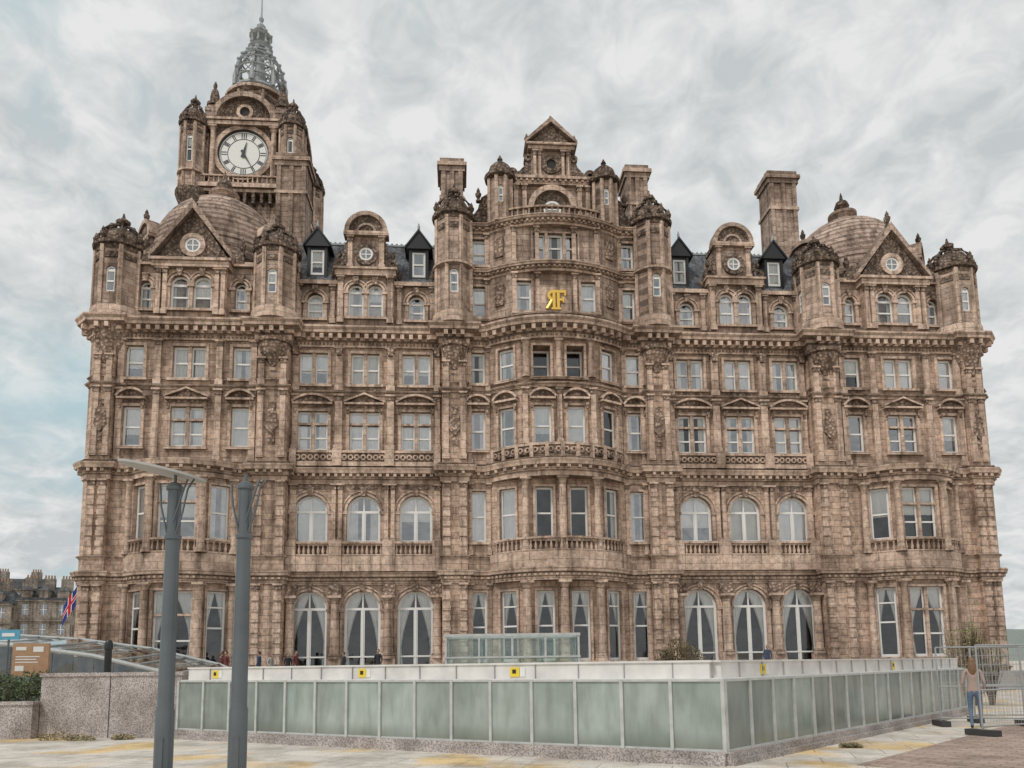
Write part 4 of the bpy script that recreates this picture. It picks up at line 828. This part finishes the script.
SG=Bld('street_sign'); tube(SG,'post',[(-15.3,22.5,0),(-15.3,22.5,3.0)],.03,8); box(SG,'plate',(-15.6,22.46,0),0,.65,0,.03,2.65,2.95); box(SG,'plate_text',(-15.6,22.455,0),.12,.5,0,.004,2.75,2.85); SG.finish(dict(post=metal,plate=plain('sign_blue',(.1,.35,.5),.4),plate_text=M['clockface']))
BL=Bld('bollard'); lathe(BL,'body',-12.2,22.4,[(.1,0),(.1,2.3),(.12,2.32),(.12,2.5),(.06,2.6)],12)
BL.finish(dict(body=M['black']))
M['townstone']=stone('grey_sandstone',(.38,.33,.285),(.28,.245,.21))
def townhouse(x,y,w,d,h,rot,nw,nf,name='stone_townhouse'):
    B=Bld(name,(x,y,0),rot)
    for k in range(nf):
        z0=k*h/nf; z1=(k+1)*h/nf
        o=[((i+.5)*w/nw,w/nw*.38,z0+h/nf*.25,z0+h/nf*.8,'r') for i in range(nw)]
        wall(B,'walls',F0,0,w,z0,z1,o,r=.25); wall(B,'walls',(w,0,PI/2),0,d,z0,z1,[((i+.5)*d/4,1.2,z0+h/nf*.25,z0+h/nf*.8,'r') for i in range(4)],r=.25)
        for q in o:
            B.add('window_glazing',[P(F0,q[0]-q[1]/2,.2,q[2]),P(F0,q[0]+q[1]/2,.2,q[2]),P(F0,q[0]+q[1]/2,.2,q[3]),P(F0,q[0]-q[1]/2,.2,q[3])],[(0,1,2,3)])
            box(B,'window_frames',F0,q[0]-.05,q[0]+.05,.12,.2,q[2],q[3]); box(B,'window_frames',F0,q[0]-q[1]/2,q[0]+q[1]/2,.12,.19,(q[2]+q[3])/2-.05,(q[2]+q[3])/2+.05)
        box(B,'trim',F0,-.2,w+.2,-.25,.05,z1-.25,z1)
    box(B,'inner',F0,.3,w-.3,.5,d-.3,0,h-.3)
    B.add('roof',[(-.3,-.3,h),(w+.3,-.3,h),(w-1,d/2,h+3),(1,d/2,h+3),(w+.3,d,h),(-.3,d,h)],[(0,1,2,3),(3,2,4,5),(1,4,2),(0,3,5)])
    for i in range(3):
        cx=w*(i+.5)/3; box(B,'walls',F0,cx-1,cx+1,d/2-.6,d/2+.6,h+1,h+4.6)
        for j in range(4): lathe(B,'pots',cx-.75+.5*j,d/2,[(.18,h+4.6),(.14,h+5.3)],6)
        box(B,'walls',F0,cx-.9,cx+.9,.6,2.5,h,h+1.9); poly(B,'roof',F0,[(cx-1.1,h+1.9),(cx+1.1,h+1.9),(cx,h+2.8)],.4,3)
    tw=M['townstone']
    B.finish(dict(walls=tw,trim=tw,roof=M['slate'],pots=M['pots'],inner=M['interior']))
townhouse(-106,130,15,12,14,.35,5,4); townhouse(-125,160,20,14,20,.3,6,5); townhouse(-150,150,26,14,15,.2,8,4); townhouse(-93,138,9,10,15,.4,3,4)
townhouse(115,150,24,14,7,-.2,7,2,'distant_terrace')
FL=Bld('union_flag',(-70.9,120,0)); tube(FL,'pole',[(0,0,0),(0,0,16)],.1,6)
n=12
def flag(part,s0,s1,z0,z1,o):
    v=[];f=[]
    for i in range(n+1):
        s=s0+(s1-s0)*i/n; v+=[(-s*.7,o+.15*math.sin(s*2.2),z0-s*1.2),(-s*.7,o+.15*math.sin(s*2.2),z1-s*1.2)]
    for i in range(n): f.append((2*i,2*i+2,2*i+3,2*i+1))
    FL.add(part,v,f)
flag('blue',0,3.2,12.6,15.8,0); flag('white',0,3.2,13.8,14.6,-.02); flag('white',1.2,2.0,12.6,15.8,-.03); flag('red',0,3.2,13.96,14.44,-.04); flag('red',1.36,1.84,12.6,15.8,-.05)
FL.finish(dict(pole=metal,blue=plain('flag_blue',(.01,.03,.2),.8),white=plain('flag_white',(.75,.75,.75),.8),red=plain('flag_red',(.55,.02,.03),.8)))
hv=[];hf=[];n=40
for i in range(n+1):
    x=-700+1500*i/n
    for j in range(7):
        y=480+60*j; t=j/6; hgt=(10+14*math.exp(-((x-430)/150)**2)+5*math.sin(i*.9))*math.sin(PI*t); hv.append((x,y,hgt-.5))
for i in range(n):
    for j in range(6): a=i*7+j; hf.append((a,a+7,a+8,a+1))
me=bpy.data.meshes.new('hills'); me.from_pydata(hv,[],hf); me.materials.append(leafmat('hill_grass',(.2,.23,.2))); C.objects.link(bpy.data.objects.new('hills',me))
# ------------------------------------------------------------ world
SE=math.radians(50)
w=bpy.data.worlds.new('World'); bpy.context.scene.world=w; w.use_nodes=True; N=w.node_tree.nodes; L=w.node_tree.links
bg=N['Background']; bg.inputs['Strength'].default_value=.1
sky=N.new('ShaderNodeTexSky'); sky.sky_type='NISHITA'; sky.sun_disc=False; sky.sun_elevation=SE; sky.air_density=1.0; sky.dust_density=1.5
tc=N.new('ShaderNodeTexCoord'); sp=N.new('ShaderNodeSeparateXYZ'); L.new(tc.outputs['Generated'],sp.inputs[0])
zz=N.new('ShaderNodeMath'); zz.operation='MAXIMUM'; zz.inputs[1].default_value=0; L.new(sp.outputs[2],zz.inputs[0])
za=N.new('ShaderNodeMath'); za.operation='ADD'; za.inputs[1].default_value=.45; L.new(zz.outputs[0],za.inputs[0])
dv=N.new('ShaderNodeVectorMath'); dv.operation='DIVIDE'; L.new(tc.outputs['Generated'],dv.inputs[0]); cb=N.new('ShaderNodeCombineXYZ')
for i in range(3): L.new(za.outputs[0],cb.inputs[i])
L.new(cb.outputs[0],dv.inputs[1])
mp=N.new('ShaderNodeMapping'); mp.inputs['Scale'].default_value=(1,1,1.2); mp.inputs['Rotation'].default_value=(0,0,.5); L.new(dv.outputs[0],mp.inputs[0])
def noi(s,d,r,di=0):
    n=N.new('ShaderNodeTexNoise'); n.inputs['Scale'].default_value=s; n.inputs['Detail'].default_value=d; n.inputs['Roughness'].default_value=r; n.inputs['Distortion'].default_value=di; L.new(mp.outputs[0],n.inputs['Vector']); return n
n1=noi(1.9,5,.6); n2=noi(3.2,5,.6,.3); n3=noi(15,4,.6,.4)
sm=N.new('ShaderNodeMath'); sm.operation='MULTIPLY_ADD'; sm.inputs[1].default_value=1.2; L.new(n3.outputs['Fac'],sm.inputs[0]); L.new(n2.outputs['Fac'],sm.inputs[2])
rc=ramp(N,.0,(5.5,5.85,6.0,1),1.0,(7.9,7.95,7.9,1))
mr=N.new('ShaderNodeMapRange'); mr.inputs['From Min'].default_value=.9; mr.inputs['From Max'].default_value=1.28; L.new(sm.outputs[0],mr.inputs[0]); L.new(mr.outputs[0],rc.inputs[0])
gx=N.new('ShaderNodeMath'); gx.operation='MULTIPLY_ADD'; gx.inputs[1].default_value=.22; L.new(sp.outputs[0],gx.inputs[0]); L.new(n1.outputs['Fac'],gx.inputs[2])
gb=N.new('ShaderNodeMath'); gb.operation='MULTIPLY'; gb.inputs[1].default_value=-.35; L.new(sp.outputs[1],gb.inputs[0])
gc=N.new('ShaderNodeMath'); gc.operation='MAXIMUM'; gc.inputs[1].default_value=0; L.new(gb.outputs[0],gc.inputs[0])
gd=N.new('ShaderNodeMath'); gd.operation='ADD'; L.new(gx.outputs[0],gd.inputs[0]); L.new(gc.outputs[0],gd.inputs[1])
gw=N.new('ShaderNodeMath'); gw.operation='MULTIPLY_ADD'; gw.inputs[1].default_value=.2; L.new(n3.outputs['Fac'],gw.inputs[0]); L.new(gd.outputs[0],gw.inputs[2])
rm=ramp(N,.34,(.15,.15,.15,1),.54,(1,1,1,1)); L.new(gw.outputs[0],rm.inputs[0])
tint=N.new('ShaderNodeMix'); tint.data_type='RGBA'; tint.inputs[0].default_value=.9; tint.inputs[7].default_value=(4.5,6.2,6.6,1); L.new(sky.outputs[0],tint.inputs[6])
mx=N.new('ShaderNodeMix'); mx.data_type='RGBA'; L.new(rm.outputs[0],mx.inputs[0]); L.new(tint.outputs[2],mx.inputs[6]); L.new(rc.outputs[0],mx.inputs[7]); L.new(mx.outputs[2],bg.inputs[0])
sl=bpy.data.lights.new('sun','SUN'); sl.energy=1.5; sl.angle=math.radians(10); sl.color=(1,.97,.93); so=bpy.data.objects.new('sun',sl); C.objects.link(so)
d=Vector((math.sin(math.radians(-40))*math.cos(SE),-math.cos(math.radians(-40))*math.cos(SE),math.sin(SE)))
so.rotation_euler=d.to_track_quat('Z','Y').to_euler()
sky.sun_rotation=math.atan2(d.x,d.y)
# ------------------------------------------------------------ camera
cam=bpy.data.cameras.new('camera'); cam.lens=26; cam.sensor_width=36; cam.clip_end=4000; cam.shift_y=.1855
co=bpy.data.objects.new('camera',cam); C.objects.link(co)
co.matrix_world=Matrix.Translation((0,0,1.7))@Matrix.Rotation(math.radians(97),4,'X')@Matrix.Rotation(-.013,4,'Z')
bpy.context.scene.camera=co
bpy.context.scene.view_settings.view_transform='Standard'; bpy.context.scene.view_settings.look='None'
